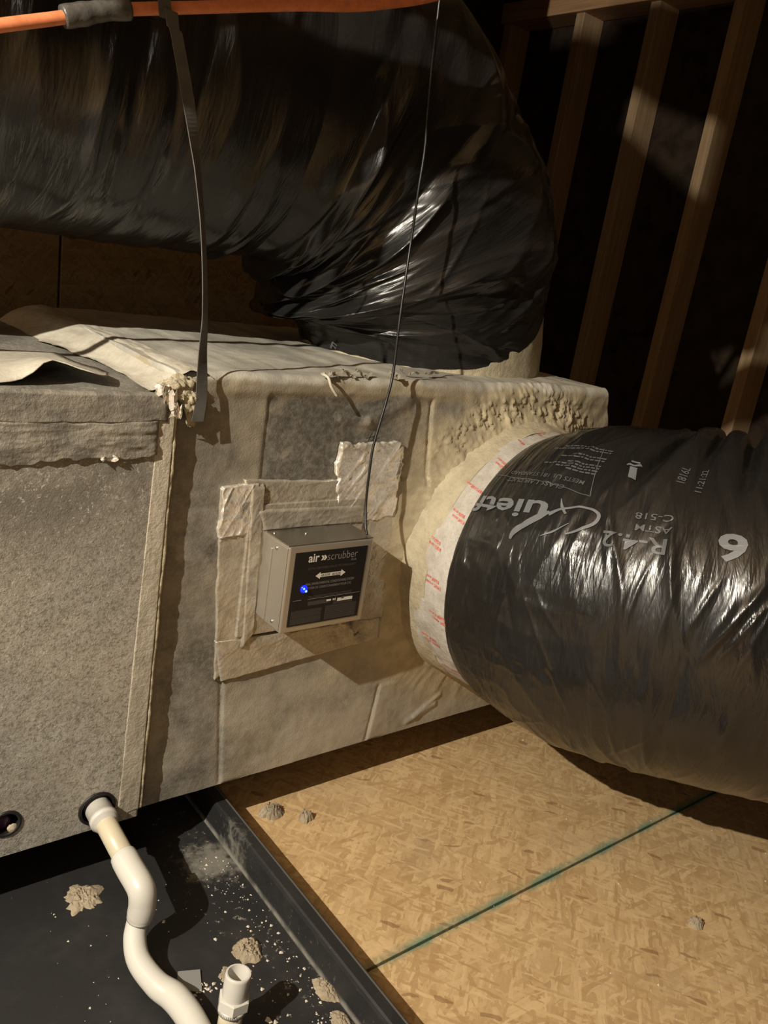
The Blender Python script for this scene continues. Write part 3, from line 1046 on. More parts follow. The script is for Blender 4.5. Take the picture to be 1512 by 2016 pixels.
# mounting flange taped against the board
bm = bmesh.new()
add_box(bm, 0.588, 0.800, 0.990, 0.9992, 0.372, 0.585, 0.0015, 1)
bm_obj('mounting_flange', bm, MAT['foil_dull'], scr)
for (x, y, z, nrm) in [(0.625, 0.975, BZ1 + 0.0022, 'z'), (0.672, 0.962, BZ1 + 0.0022, 'z'), (BX0 - 0.0022, 0.952, BZ1 - 0.012, 'x'), (BX0 - 0.0022, 0.942, BZ0 + 0.012, 'x')]:
    bm = bmesh.new()
    bmesh.ops.create_uvsphere(bm, u_segments=10, v_segments=6, radius=0.0030)
    for vtx in bm.verts:
        c = vtx.co.copy()
        if nrm == 'z':
            c.z *= 0.6
        else:
            c.x *= 0.6
        vtx.co = c + Vector((x, y, z))
    bm_obj('screw', bm, MAT['screw'], scr, True)
# label plate
LX0, LX1, LZ0, LZ1 = 0.6290, 0.7585, 0.4160, 0.5335
bm = bmesh.new()
add_box(bm, LX0, LX1, BY - 0.0010, BY + 0.0005, LZ0, LZ1, 0.0004, 1)
label = bm_obj('label_plate', bm, MAT['label'], scr)
LW, LH = LX1 - LX0, LZ1 - LZ0


def on_label(name, parts, mat, lift=0.0014):
    V, F = merge(parts)
    P = np.stack([LX0 + V[:, 0] * LW, np.full(len(V), BY - lift), LZ0 + V[:, 1] * LW], 1)   # unit = label width, v from the bottom edge
    return mesh_obj(name, P, F, mat, label, smooth=False)


def T(s, x, y, size, bold=0.0, align='LEFT', width=None, space=1.0):
    V, F = text_flat(s, size, bold, align, None, space)
    if width and len(V):
        w = V[:, 0].max() - V[:, 0].min()
        V = V.copy()
        V[:, 0] *= width / w
    V = V + np.array((x, y))
    return V, F


AR = LH / LW
def shift(p, dx, dy):
    return p[0] + np.array((dx, dy)), p[1]


on_label('lettering', [T('air', 0.175, AR - 0.125, 0.150, 0.018, width=0.145)] +
         [(np.array([(0.345 + d, AR - 0.118), (0.370 + d, AR - 0.118), (0.392 + d, AR - 0.088), (0.370 + d, AR - 0.058), (0.345 + d, AR - 0.058), (0.366 + d, AR - 0.088)]),
           [(0, 1, 2, 5), (5, 2, 3, 4)]) for d in (0.0, 0.034)], MAT['ink_white'])
on_label('lettering', [T('scrubber', 0.430, AR - 0.125, 0.140, -0.006, width=0.425), T('PLUS', 0.775, AR - 0.163, 0.032, 0.008, width=0.075)], MAT['ink_grey'])
on_label('lettering', [T('WITH CERTIFIED SPACE TECHNOLOGY', 0.185, AR - 0.222, 0.040, 0.0, width=0.67)], MAT['ink_dim'])
ay = AR - 0.305
on_label('arrow', [(np.array([(0.30, ay), (0.365, ay + 0.043), (0.365, ay + 0.022), (0.655, ay + 0.022), (0.655, ay + 0.043), (0.72, ay), (0.655, ay - 0.043), (0.655, ay - 0.022),
                              (0.365, ay - 0.022), (0.365, ay - 0.043)]), [(0, 9, 8, 2, 1), (2, 8, 7, 3), (4, 3, 7, 6, 5)])], MAT['ink_white'])
on_label('arrow_lettering', [T('AIR FLOW', 0.375, ay - 0.014, 0.042, 0.006, width=0.125), T('AIR FLOW', 0.525, ay - 0.014, 0.042, 0.006, width=0.125)], MAT['label'], 0.0018)
on_label('lettering', [T('HVAC ENVIRONMENTAL CONDITIONING SYSTEM', 0.175, AR - 0.412, 0.044, 0.005, width=0.68),
                       T('SYSTEM DE CONDITIONNEMENT POUR CVC', 0.205, AR - 0.462, 0.040, 0.004, width=0.62)], MAT['ink_grey'])
on_label('divider_line', [rects_flat([(0.035, AR - 0.586, 0.150, AR - 0.580), (0.235, AR - 0.590, 0.975, AR - 0.584)])], MAT['ink_grey'])
rr_ = random.Random(3)


def fine_lines(x0, x1, y0, y1, n, h):
    out = []
    for i in range(n):
        y = y1 - (y1 - y0) * (i + 0.5) / n
        e = x1 - (rr_.random() * 0.25 * (x1 - x0) if i % 3 == 2 else 0)
        x = x0
        while x < e:
            w = min(0.012 + 0.03 * rr_.random(), e - x)
            out.append((x, y - h / 2, x + w, y + h / 2))
            x += w + 0.006
    return out


on_label('fine_print_panel', [rects_flat([(0.24, 0.235, 0.56, AR - 0.615), (0.60, 0.25, 0.88, AR - 0.70), (0.03, 0.02, 0.45, 0.195), (0.50, 0.02, 0.95, 0.205)])], MAT['ink_panel'], 0.0012)
on_label('fine_print', [rects_flat(fine_lines(0.245, 0.85, AR - 0.578, AR - 0.545, 2, 0.007) + fine_lines(0.25, 0.54, 0.24, AR - 0.62, 5, 0.007) + fine_lines(0.61, 0.88, 0.30, AR - 0.70, 3, 0.007) +
                                   fine_lines(0.03, 0.45, 0.115, 0.19, 4, 0.006) + fine_lines(0.03, 0.45, 0.025, 0.09, 3, 0.006) + fine_lines(0.50, 0.95, 0.03, 0.20, 7, 0.006))],
         MAT['ink_dim'], 0.0016)
on_label('white_field', [rects_flat([(0.655, AR - 0.665, 0.875, AR - 0.625), (0.50, 0.262, 0.565, 0.285), (0.59, 0.262, 0.605, 0.285), (0.615, 0.262, 0.63, 0.285), (0.71, 0.268, 0.75, 0.285)])],
         MAT['ink_white'], 0.0018)
# indicator
lx, lz = 0.6502, 0.4755
bm = bmesh.new()
bmesh.ops.create_uvsphere(bm, u_segments=20, v_segments=12, radius=0.0062)
for vtx in bm.verts:
    vtx.co = Vector((vtx.co.x + lx, vtx.co.y * 0.7 + BY - 0.0012, vtx.co.z + lz))
ind = bm_obj('indicator_light', bm, MAT['led'], scr, True)
for dx, dz, r in ((0.0018, -0.0022, 0.0020), (-0.0020, 0.0020, 0.0015)):
    bm = bmesh.new()
    bmesh.ops.create_uvsphere(bm, u_segments=10, v_segments=8, radius=r)
    for vtx in bm.verts:
        vtx.co = vtx.co + Vector((lx + dx, BY - 0.0050, lz + dz))
    bm_obj('diode', bm, MAT['led_core'], ind, True)
# strips of foil tape round it
YF = 0.9965
lf = lambda a: (lambda u, v: a)
foil_patch('foil_tape', [(0.5406, 0.6113), (0.6090, 0.6180), (0.6185, 0.3700), (0.5623, 0.3015)], YF, MAT['foil_dull'], scr, 0.0026, 80, 11, 0.002, 1.25,
           lift=lambda u, v: 0.006 * smooth(u, 0.62, 0.72))
foil_patch('foil_tape', [(0.5764, 0.6218), (0.800, 0.6120), (0.800, 0.5430), (0.6130, 0.5440)], YF - 0.001, MAT['foil_dull'], scr, 0.0022, 60, 12, 0.002, 0.1,
           lift=lambda u, v: 0.006 * smooth(v, 0.52, 0.62))
foil_patch('foil_tape', [(0.800, 0.590), (0.868, 0.5735), (0.8792, 0.3276), (0.768, 0.352)], YF, MAT['foil_dull'], scr, 0.0026, 50, 13, 0.003, 1.4)
foil_patch('foil_tape', [(0.5561, 0.3690), (0.8734, 0.3600), (0.877, 0.3211), (0.5729, 0.2992)], YF - 0.0012, MAT['foil_dull'], scr, 0.0024, 60, 14, 0.002, 0.3)
foil_patch('foil_tape', [(0.736, 0.6740), (0.8611, 0.6715), (0.8668, 0.5467), (0.7411, 0.5500)], YF - 0.0022, MAT['foil'], scr, 0.0050, 120, 15, 0.009, 0.9, freq=70)
foil_patch('foil_tape', [(0.542, 0.6130), (0.5980, 0.6190), (0.622, 0.5450), (0.545, 0.5350)], YF - 0.0025, MAT['foil'], scr, 0.0042, 90, 16, 0.004, 1.1, freq=80)
lump('mastic_lump', (0.812, 0.985, 0.362), 0.011, MAT['mastic'], scr, 71, (.8, .5, 1.5), 0.5)
lump('mastic_lump', (0.826, 0.990, 0.336), 0.006, MAT['mastic'], scr, 72, (1.2, .5, .6), 0.5)

# ------------------------------------------------------------------ POWER CORD
cp = [(0.7620, 0.9300, 0.5470), (0.7640, 0.9400, 0.560), (0.768, 0.952, 0.592), (0.7690, 0.956, 0.636), (0.774, 0.962, 0.6800), (0.790, 0.968, 0.745), (0.800, 0.974, 0.790),
      (0.826, 1.01, 0.870), (0.845, 1.035, 0.980), (0.8400, 1.03, 1.055), (0.8400, 1.03, 1.117), (0.8331, 1.03, 1.18), (0.82, 1.03, 1.40), (0.80, 1.03, 1.80), (0.80, 1.03, 2.45)]
cord = tube_obj('power_cord', catmull(cp, 160), 0.0021, MAT['cord'], None, 8, (0, 1, 0))
tag(cord, 'thin black power cord rising from the steel air scrubber box', 'cord')

# ------------------------------------------------------------------ FLEX DUCTS


class Duct:
    """wrinkled film sleeve along an axis path; keeps its own surface so print can be wrapped on it"""

    def __init__(self, path, radius, up, nu, nv, wrinkle, u0=0.0):
        self.path = path
        seg = np.linalg.norm(np.diff(path, axis=0), axis=1)
        self.s = np.concatenate([[0], np.cumsum(seg)])
        self.T, self.N, self.B = frames(path, up)
        self.nu, self.nv = nu, nv
        self.L = self.s[-1]
        self.ug = np.linspace(0, self.L, nu)
        self.vg = np.linspace(0, 2 * PI, nv, endpoint=False)
        U, V = np.meshgrid(self.ug, self.vg, indexing='ij')
        self.R = radius(U, V) + wrinkle(U, V)

    def rad(self, u, v):
        fu = np.clip(u / self.L * (self.nu - 1), 0, self.nu - 1.001)
        fv = (v % (2 * PI)) / (2 * PI) * self.nv
        iu = fu.astype(int)
        iv = fv.astype(int)
        a, b = fu - iu, fv - iv
        g = lambda i, j: self.R[i, j % self.nv]
        return (g(iu, iv) * (1 - a) + g(iu + 1, iv) * a) * (1 - b) + (g(iu, iv + 1) * (1 - a) + g(iu + 1, iv + 1) * a) * b

    def point(self, u, v, lift=0.0, r=None):
        C = np.stack([np.interp(u, self.s, self.path[:, i]) for i in range(3)], -1)
        N = np.stack([np.interp(u, self.s, self.N[:, i]) for i in range(3)], -1)
        B = np.stack([np.interp(u, self.s, self.B[:, i]) for i in range(3)], -1)
        r = (self.rad(u, v) if r is None else r) + lift
        return C + r[..., None] * (np.cos(v)[..., None] * N + np.sin(v)[..., None] * B)

    def build(self, name, mat, parent, ushift=None):
        U, V = np.meshgrid(self.ug, self.vg, indexing='ij')
        Uq = U if ushift is None else np.clip(U + ushift(U, V), 0, self.L)
        P = self.point(Uq, V, r=self.R).reshape(-1, 3)
        uv = np.stack([Uq, V * 0.26], -1).reshape(-1, 2)
        return mesh_obj(name, P, grid_faces(self.nu, self.nv, True), mat, parent, uv=uv)

    def wrap(self, name, parts, uorig, vorig, rot, mat, parent, lift=0.0016, rref=0.265):
        """parts are flat (x, y) shapes in metres; rot turns them on the surface: (x, y) -> (along u, round v)"""
        V, F = merge(parts)
        c, s = math.cos(rot), math.sin(rot)
        du = -(V[:, 0] * c - V[:, 1] * s)
        dv = V[:, 0] * s + V[:, 1] * c
        P = self.point(uorig + du, vorig + dv / rref, lift)
        return mesh_obj(name, P, F, mat, parent, smooth=True)


def creases(U, V, n, seed, urange, w, h, L, slant, vbias=None, sign=0.75):
    r = np.random.RandomState(seed)
    D = np.zeros_like(U, dtype=np.float32)
    ug, vg = U[:, 0], V[0, :]
    for k in range(n):
        u0 = r.uniform(*urange)
        vc = r.uniform(0, 2 * PI) if vbias is None else (vbias[0] + vbias[1] * r.randn())
        Lk = r.uniform(*L)
        wk = r.uniform(*w)
        hk = r.uniform(*h) * (1 if r.rand() < sign else -1)
        sk = r.randn() * slant
        dv = (vg - vc + PI) % (2 * PI) - PI
        jm = np.abs(dv) < Lk
        if not jm.any():
            continue
        um = (ug > u0 - 4 * wk - abs(sk) * Lk) & (ug < u0 + 4 * wk + abs(sk) * Lk)
        if not um.any():
            continue
        dvj = dv[jm]
        wobble = 0.006 * np.sin(dvj * r.uniform(3, 9) + r.uniform(0, 6))
        d = ug[um][:, None] - (u0 + sk * dvj + wobble)[None, :]
        win = (1 - (dvj / Lk) ** 2) ** 2
        ww = wk * (0.6 + 0.6 * win)
        D[np.ix_(um, jm)] += hk * win[None, :] * np.exp(-np.abs(d / ww[None, :]) ** 1.5)
    return D


# --- take-off duct at the right
fd = thing('flexible_duct', 'fat black plastic flex duct with grey print coming out of the plenum front at right', 'duct', (1.15, 0.98, 0.455), 'black flex ducts')
axis = catmull([(1.150, 1.02, 0.455), (1.152, 0.90, 0.457), (1.172, 0.77, 0.472), (1.215, 0.645, 0.492), (1.280, 0.535, 0.506), (1.40, 0.39, 0.51), (1.58, 0.22, 0.505), (1.70, 0.13, 0.50)], 200)


def rad1(U, V):
    s = U - 0.105
    r = 0.238 + 0.030 * smooth(s, 0.0, 0.16) + 0.012 * np.sqrt(np.clip(s / 0.03, 0, 1))
    r = r - 0.020 * (1 - smooth(s, -0.02, 0.015))
    Vw = (V + PI) % (2 * PI) - PI
    for (u0, k, w, h, va, vb) in [(0.362, 0.05, 0.0075, 0.026, -0.6, 0.95), (0.408, 0.02, 0.006, 0.018, -0.5, 0.75), (0.452, 0.015, 0.007, 0.022, -0.6, 0.9), (0.52, 0.02, 0.008, 0.02, -0.6, 0.8)]:
        win = smooth(Vw, va, va + 0.4) * (1 - smooth(Vw, vb - 0.75, vb))
        r = r - h * win * np.exp(-((U - u0 + k * (Vw - 0.25)) / w) ** 2)
        r = r + 0.35 * h * win * np.exp(-((U - u0 - 0.022 + k * (Vw - 0.25)) / 0.016) ** 2)
    return r


def wr1(U, V):
    cv, sv = np.cos(V), np.sin(V)
    d = creases(U, V, 330, 5, (0.30, 1.3), (0.0025, 0.009), (0.001, 0.0048), (0.2, 0.8), 0.025)
    d += creases(U, V, 200, 6, (0.12, 0.42), (0.002, 0.006), (0.0006, 0.0026), (0.1, 0.45), 0.05)
    d += creases(U, V, 60, 8, (0.12, 0.30), (0.003, 0.007), (0.0006, 0.0030), (0.15, 0.45), 0.22)
    Vw = (V + PI) % (2 * PI) - PI
    for (u0, vc, Lk, k, w, h) in [(0.452, 1.34, 0.26, 0.10, 0.0035, 0.006), (0.462, 1.36, 0.24, 0.11, 0.003, 0.005), (0.440, 1.42, 0.22, 0.09, 0.004, 0.006), (0.475, 1.30, 0.3, 0.06, 0.003, 0.004),
                                  (0.425, 1.30, 0.2, 0.08, 0.003, 0.003)]:
        dv = Vw - vc
        win = np.clip(1 - (dv / Lk) ** 2, 0, 1) ** 1.5
        d += h * win * np.exp(-np.abs((U - u0 + k * dv) / w) ** 1.5)
    X, Y = U * 34 + 3, (V * 0.26) * 34
    m = np.exp(-((U - 0.20) / 0.10) ** 2)
    d += 0.0055 * m * (np.clip(ridged(X * 0.8, Y * 0.8, 77, 2), 0, 1) ** 2 - 0.4) * smooth(V, 0.5, 0.9) * (1 - smooth(V, 2.0, 2.6))
    d += 0.010 * fbm(U * 3.2, sv * 1.1 + cv * 0.7, 15, 2)
    d += 0.0024 * fbm(U * 26, sv * 2.2 + cv * 1.7 + 4, 16, 3)
    return d * smooth(U, 0.105, 0.16)


D1 = Duct(axis, rad1, (0, 0, 1), 800, 520, wr1)
# sleeve starts 0.105 m from the board, its edge tucked in
i0 = np.searchsorted(D1.ug, 0.100)
U, V = np.meshgrid(D1.ug[i0:], D1.vg, indexing='ij')
Rv = D1.R[i0:].copy()
P = D1.point(U, V, r=Rv)
uv = np.stack([U, V * 0.26], -1).reshape(-1, 2)
sleeve1 = mesh_obj('film_sleeve', P.reshape(-1, 3), grid_faces(U.shape[0], U.shape[1], True), MAT['film'], fd, uv=uv)


def ring_band(name, duct, ua, ub, rfun, nu, nv, mat, parent):
    ug = np.linspace(ua, ub, nu)
    vg = np.linspace(0, 2 * PI, nv, endpoint=False)
    U, V = np.meshgrid(ug, vg, indexing='ij')
    P = duct.point(U, V, r=rfun(U, V))
    return mesh_obj(name, P.reshape(-1, 3), grid_faces(nu, nv, True), mat, parent)


ring_band('mastic_collar', D1, 0.004, 0.085, lambda U, V: 0.256 - 0.008 * U / 0.08 + 0.004 * fbm(U * 30, np.sin(V) * 6 + np.cos(V) * 5, 52, 4) * 2 + 0.022 * np.exp(-(U - 0.02) / 0.02) * smooth(np.cos(V), -0.3, 0.5),
          40, 300, MAT['mastic'], fd)
ptape = ring_band('printed_tape', D1, 0.066, 0.150, lambda U, V: 0.250 - 0.10 * (U - 0.05) + 0.0024 * ridged(U * 60, np.sin(V) * 9 + np.cos(V) * 8, 57, 3) - 0.03 * smooth(U, 0.12, 0.15), 36, 360,
                  MAT['white_film'], fd)
# red print: rows of short marks in pairs
marks = []
for k in range(26):
    vv = k * 2 * PI / 26
    for row in range(2):
        if rnd.random() < 0.12:
            continue
        for q in range(2 + int(rnd.random() * 2)):
            x0 = 0.070 + ((k * 7) % 5) * 0.006 + q * 0.0125 + 0.004 * (row % 2)
            y0 = row * 0.009
            marks.append((vv, (x0, y0, x0 + 0.0105, y0 + (0.0055 if q % 3 else 0.0035))))
Vs, Fs = [], []
for vv, (x0, y0, x1, y1) in marks:
    a, f = rects_flat([(x0, y0, x1, y1)], 0.006)
    b = len(Vs)
    for (x, y) in a:
        Vs.append((x, vv + y / 0.25 + x * 0.9))
    Fs += [tuple(i + b for i in q) for q in f]
Vs = np.array(Vs)
Rm = 0.250 - 0.10 * (Vs[:, 0] - 0.05) + 0.0024 * ridged(Vs[:, 0] * 60, np.sin(Vs[:, 1]) * 9 + np.cos(Vs[:, 1]) * 8, 57, 3) + 0.0009
mesh_obj('red_print', D1.point(Vs[:, 0], Vs[:, 1], r=Rm), Fs, MAT['red_ink'], ptape, kind='stuff')



def W(st, size, width=None, bold=0.0, dx=0.0, dy=0.0):
    V, F = text_flat(st, size, bold, 'LEFT', 0.006)
    if width:
        V = V.copy()
        V[:, 0] *= width / (V[:, 0].max() - V[:, 0].min())
    return V + np.array((dx, dy)), F


# brand word with its big sweeping initial, printed upside down as on the duct
D1.wrap('print_word', [W('uietf', 0.043, 0.128, 0.022)], 0.247, 0.905, 0, MAT['film_ink'], sleeve1)
D1.wrap('print_initial', [stroke_flat([(0.005, -0.020), (0.0, -0.008), (-0.008, 0.002)], [0.001, 0.004, 0.003]),
                          stroke_flat([(0.014, 0.006), (0.0, -0.004), (-0.0255, -0.012), (-0.046, -0.006), (-0.046, 0.008), (-0.031, 0.022), (-0.016, 0.031)], [0.006, 0.0035, 0.003, 0.004, 0.0045, 0.004, 0.002], 60),
                          stroke_flat([(0.014, 0.002), (0.024, 0.012), (0.037, 0.0265), (0.050, 0.042), (0.052, 0.052)], [0.004, 0.009, 0.009, 0.008, 0.004]),
                          stroke_flat([(0.014, 0.040), (0.0, 0.030), (-0.016, 0.0154)], [0.001, 0.003, 0.001])], 0.262, 0.950, 0, MAT['film_ink'], sleeve1, 0.0019)
D1.wrap('print_border', [stroke_flat([(0.0, 0.0), (0.08, -0.018), (0.172, -0.030)], [0.0012, 0.0012], 60), stroke_flat([(0.0, 0.0), (0.008, -0.05), (0.015, -0.10)], [0.0012, 0.0012], 50)],
        0.292, 0.834, 0, MAT['film_ink_dim'], sleeve1)
D1.wrap('print_lines', [W('CLASS 1 AIR DUCT', 0.0105, 0.098, 0.012, 0.0, 0.0), W('MEETS UL 181 STANDARD', 0.0105, 0.125, 0.010, -0.022, -0.0155)], 0.254, 0.785, -0.12, MAT['film_ink_dim'], sleeve1)
fr = random.Random(5)
rows = []
for k, y in enumerate([-0.006, -0.0115, -0.017, -0.0225, -0.034, -0.040, -0.055, -0.061]):
    x = 0.0
    e = [0.045, 0.06, 0.085, 0.05, 0.06, 0.05, 0.09, 0.07][k]
    while x < e:
        wq = 0.003 + 0.006 * fr.random()
        rows.append((x, y, x + wq, y + 0.0028))
        x += wq + 0.0016
D1.wrap('fine_print', [rects_flat(rows, 0.006)], 0.286, 0.700, -0.10, MAT['film_ink_dim'], sleeve1)
D1.wrap('print_mark', [rects_flat([(-0.004, -0.008, 0.004, 0.012)], 0.004), stroke_flat([(0.009, -0.014), (0.0, -0.011), (-0.008, -0.016)], [0.003, 0.003], 10), rects_flat([(-0.006, -0.020, 0.004, -0.017)], 0.004)],
        0.330, 0.635, 0.1, MAT['film_ink'], sleeve1)
D1.wrap('date_print', [W('1816L', 0.0115, 0.030, 0.01)], 0.385, 0.690, -PI / 2 - 0.08, MAT['film_ink_dim'], sleeve1)
D1.wrap('date_print', [W('11:21:22', 0.0105, 0.046, 0.01)], 0.405, 0.735, -PI / 2 - 0.08, MAT['film_ink_dim'], sleeve1)
D1.wrap('print_rating', [W('R-4.2', 0.030, 0.062, 0.012)], 0.384, 1.020, 0, MAT['film_ink_dim'], sleeve1, 0.0019)
D1.wrap('print_rating', [W('ASTM', 0.0135, 0.034, 0.008), W('C-518', 0.0135, 0.036, 0.008, 0, -0.0175)], 0.384, 0.955, 0, MAT['film_ink_dim'], sleeve1)
D1.wrap('print_numeral', [W('6', 0.050, 0.024, 0.03)], 0.453, 0.945, 0, MAT['film_ink'], sleeve1)


# --- elbow duct over the plenum
ud = thing('flexible_duct', 'large wrinkled black flex duct elbow rising from the plenum top and running left', 'duct', (1.12, 1.33, 0.772), 'black flex ducts')
cx, cz, rho = 0.755, 0.800, 0.395
pts = [(cx + rho, 1.325, 0.752)]
for a in np.linspace(0, PI / 2, 40):
    pts.append((cx + rho * math.cos(a), 1.325 + 0.02 * a, cz + rho * math.sin(a)))
for x in np.linspace(cx - 0.03, -0.45, 40):
    pts.append((x, 1.366 - 0.02 * (cx - x), cz + rho + 0.0 * (cx - x)))
pts = np.array(pts)
sg = np.concatenate([[0], np.cumsum(np.linalg.norm(np.diff(pts, axis=0), axis=1))])
tt = np.linspace(0, sg[-1], 260)
axis2 = np.stack([np.interp(tt, sg, pts[:, i]) for i in range(3)], -1)


# v = 0 points to +X at the base (outside of the bend), PI to the inside
def rad2(U, V):
    r = 0.250 + 0.022 * smooth(U, 0.02, 0.25)
    r = r + 0.012 * smooth(U, 0.6, 0.9)
    inner = smooth(-np.cos(V), 0.0, 0.9)
    r = r + 0.034 * inner * np.exp(-((U - 0.22) / 0.16) ** 2)
    r = r - 0.006 * (1 - smooth(U, 0.0, 0.03))
    return r


def wr2(U, V):
    cv, sv = np.cos(V), np.sin(V)
    d = creases(U, V, 260, 25, (0.62, 2.2), (0.005, 0.016), (0.0015, 0.0065), (0.3, 1.0), 0.022)
    d += creases(U, V, 150, 26, (0.05, 0.66), (0.009, 0.026), (0.003, 0.0095), (0.35, 1.1), 0.06)
    d += creases(U, V, 110, 27, (0.22, 0.62), (0.008, 0.022), (0.004, 0.013), (0.3, 0.9), 0.06, (PI, 0.45))
    d += creases(U, V, 60, 28, (0.03, 0.45), (0.005, 0.012), (0.002, 0.007), (0.4, 1.0), 0.16)
    d += 0.014 * fbm(U * 3.5, sv * 1.2 + cv * 0.8 + 2, 35, 2)
    d += 0.0018 * fbm(U * 24, sv * 2.4 + cv * 1.7 + 4, 36, 3)
    return d * smooth(U, 0.0, 0.05)


D2 = Duct(axis2, rad2, (1, 0, 0), 820, 480, wr2)


def ush(U, V):
    # ragged bottom hem, lifted on the right and rear
    Vw = (V + PI) % (2 * PI) - PI
    lift = 0.100 * smooth(Vw, -1.85, -0.55) * (1 - smooth(Vw, 0.8, 2.2)) + 0.010 * fbm(np.sin(V) * 9 + 20, np.cos(V) * 9, 39, 3)
    return (lift + 0.014) * (1 - smooth(U, 0.0, 0.22))


sleeve2 = D2.build('film_sleeve', MAT['film_up'], ud, ush)
D2.wrap('print_mark', [W('F', 0.022, 0.014, 0.01)], 0.030, 3.30, PI / 2 - 0.5, MAT['film_ink_dim'], sleeve2, 0.002)
D2.wrap('fine_print', [rects_flat([(x, 0, x + 0.003, 0.003) for x in np.arange(0, 0.04, 0.0042)], 0.004)], 0.014, 2.98, PI / 2 - 0.1, MAT['film_ink_dim'], sleeve2, 0.002)
ring_band('mastic_collar', D2, 0.0, 0.12, lambda U, V: 0.250 + 0.006 * np.exp(-U / 0.02) - 0.004 * U / 0.1 + 0.004 * fbm(U * 30, np.sin(V) * 6 + np.cos(V) * 5, 58, 4), 24, 240, MAT['mastic'], ud)
# cut end of the duct liner and bits of torn wire and foil at the hem
for k, (x, y, z, w_, h_) in enumerate([(0.700, 0.998, 0.775, 0.026, 0.012), (0.730, 1.004, 0.777, 0.040, 0.012), (0.764, 1.006, 0.777, 0.044, 0.010), (0.824, 0.998, 0.779, 0.016, 0.014),
                                       (0.880, 1.03, 0.779, 0.040, 0.010), (0.940, 1.04, 0.779, 0.034, 0.009)]):
    shard('foil_scrap', (x, y, z), w_, h_, 0.004, MAT['foil_dull'], ple, 180 + k, True)
V, F = tube_mesh(catmull([(0.688, 1.000, 0.779), (0.690, 0.985, 0.776), (0.694, 0.980, 0.764), (0.706, 0.979, 0.750)], 20), 0.0022, 8, (1, 0, 0))
mesh_obj('tie_end', V, F, MAT['pale_mastic'], ple)

# ------------------------------------------------------------------ HANGING STRAP, PIPE OVERHEAD
sp = catmull([(0.4870, 0.978, 0.712), (0.4915, 0.982, 0.745), (0.4895, 0.985, 0.800), (0.4870, 0.985, 0.861), (0.4740, 0.985, 0.958), (0.4510, 0.985, 1.063), (0.425, 0.985, 1.150),
              (0.4170, 0.985, 1.171), (0.40, 0.985, 1.30), (0.36, 0.985, 2.45)], 200)
zz = sp[:, 2]
tw = np.interp(zz, [0.71, 0.76, 0.80, 0.84, 0.88, 0.96, 1.02, 1.05, 1.09, 1.17, 1.4], [0.75, 0.85, 1.15, 1.38, 1.46, 1.50, 1.40, 1.15, 0.85, 0.95, 0.9])   # twist of the ribbon
w = 0.0085
V, F = [], []
for (x, y, z), a in zip(sp, tw):
    # width direction turns from facing the camera to edge-on
    wx, wy = 0.77 * math.cos(a) + 0.63 * math.sin(a), -0.63 * math.cos(a) + 0.77 * math.sin(a)
    nx_, ny_ = -wy, wx
    for su, sn in ((-1, -1), (1, -1), (1, 1), (-1, 1)):
        V.append((x + su * w * wx + sn * 0.0006 * nx_, y + su * w * wy + sn * 0.0006 * ny_, z))
for i in range(len(sp) - 1):
    for j in range(4):
        F.append((i * 4 + j, i * 4 + (j + 1) % 4, i * 4 + 4 + (j + 1) % 4, i * 4 + 4 + j))
F.append((3, 2, 1, 0)); F.append(tuple((len(sp) - 1) * 4 + j for j in range(4)))
st = mesh_obj('hanging_strap', V, F, MAT['strap'], None, smooth=False)
tag(st, 'thin twisted grey hanger strap running down to the cream lump at the plenum corner', 'strap')

pipe = thing('orange_pipe', 'long thin orange pipe passing overhead in front of the black duct', 'pipe', (0.35, 1.0, 1.15))
pp = catmull([(-0.70, 1.02, 0.80), (-0.10, 1.01, 0.99), (0.10, 1.005, 1.058), (0.244, 1.0, 1.115), (0.30, 1.0, 1.137), (0.347, 1.0, 1.157), (0.46, 1.0, 1.192), (0.58, 1.0, 1.228), (0.698, 1.0, 1.262), (0.85, 1.01, 1.33), (1.1, 1.02, 1.50)], 160)
tube_obj('pipe_run', pp, 0.0068, MAT['orange'], pipe, 16)
seg = catmull([(0.305, 1.0, 1.1395), (0.326, 1.0, 1.148), (0.347, 1.0, 1.157), (0.374, 1.0, 1.166)], 40)
rad = 0.0112 + 0.0007 * np.sin(np.linspace(0, 7, 40)) + 0.0003 * np.sin(np.linspace(0, 23, 40))
tube_obj('tape_wrap', seg, rad, MAT['darktape'], pipe, 18)

# ------------------------------------------------------------------ DRAIN PIPE
dp = thing('drain_pipe', 'bent white plastic drain pipe coming out of the round hole in the cabinet', 'pipe', (0.39, 0.83, 0.003))
r0 = 0.0148
A0 = np.array((0.3880, 1.015, 0.1385))
A1 = np.array((0.3925, 0.862, 0.1165))
ad = A1 - A0


def along(t):
    return A0 + ad * t


tube_obj('adapter', [along(t) for t in (0.05, 0.10, 0.30, 0.3001, 0.36, 0.3601, 0.40)], [r0 * 1.20, r0 * 1.26, r0 * 1.26, r0 * 1.34, r0 * 1.34, r0 * 1.22, r0 * 1.12], MAT['pvc'], dp, 28)
tube_obj('straight_pipe', [along(t) for t in (0.02, 0.95)], r0, MAT['pvc_cream'], dp, 28)
elb = catmull([tuple(along(0.80)), tuple(along(0.93)), (0.3960, 0.840, 0.108), (0.3970, 0.833, 0.088), (0.3955, 0.834, 0.064)], 40)
er = np.full(40, r0 * 1.24)
er[:3] = r0 * 1.20
er[-3:] = r0 * 1.20
tube_obj('elbow', elb, er, MAT['pvc'], dp, 28)
low = catmull([(0.3960, 0.836, 0.074), (0.3945, 0.838, 0.055), (0.3850, 0.822, 0.043), (0.3810, 0.795, 0.032), (0.3890, 0.756, 0.026), (0.4015, 0.728, 0.024), (0.4060, 0.690, 0.024), (0.4040, 0.650, 0.025),
               (0.402, 0.58, 0.028), (0.400, 0.46, 0.028)], 120)
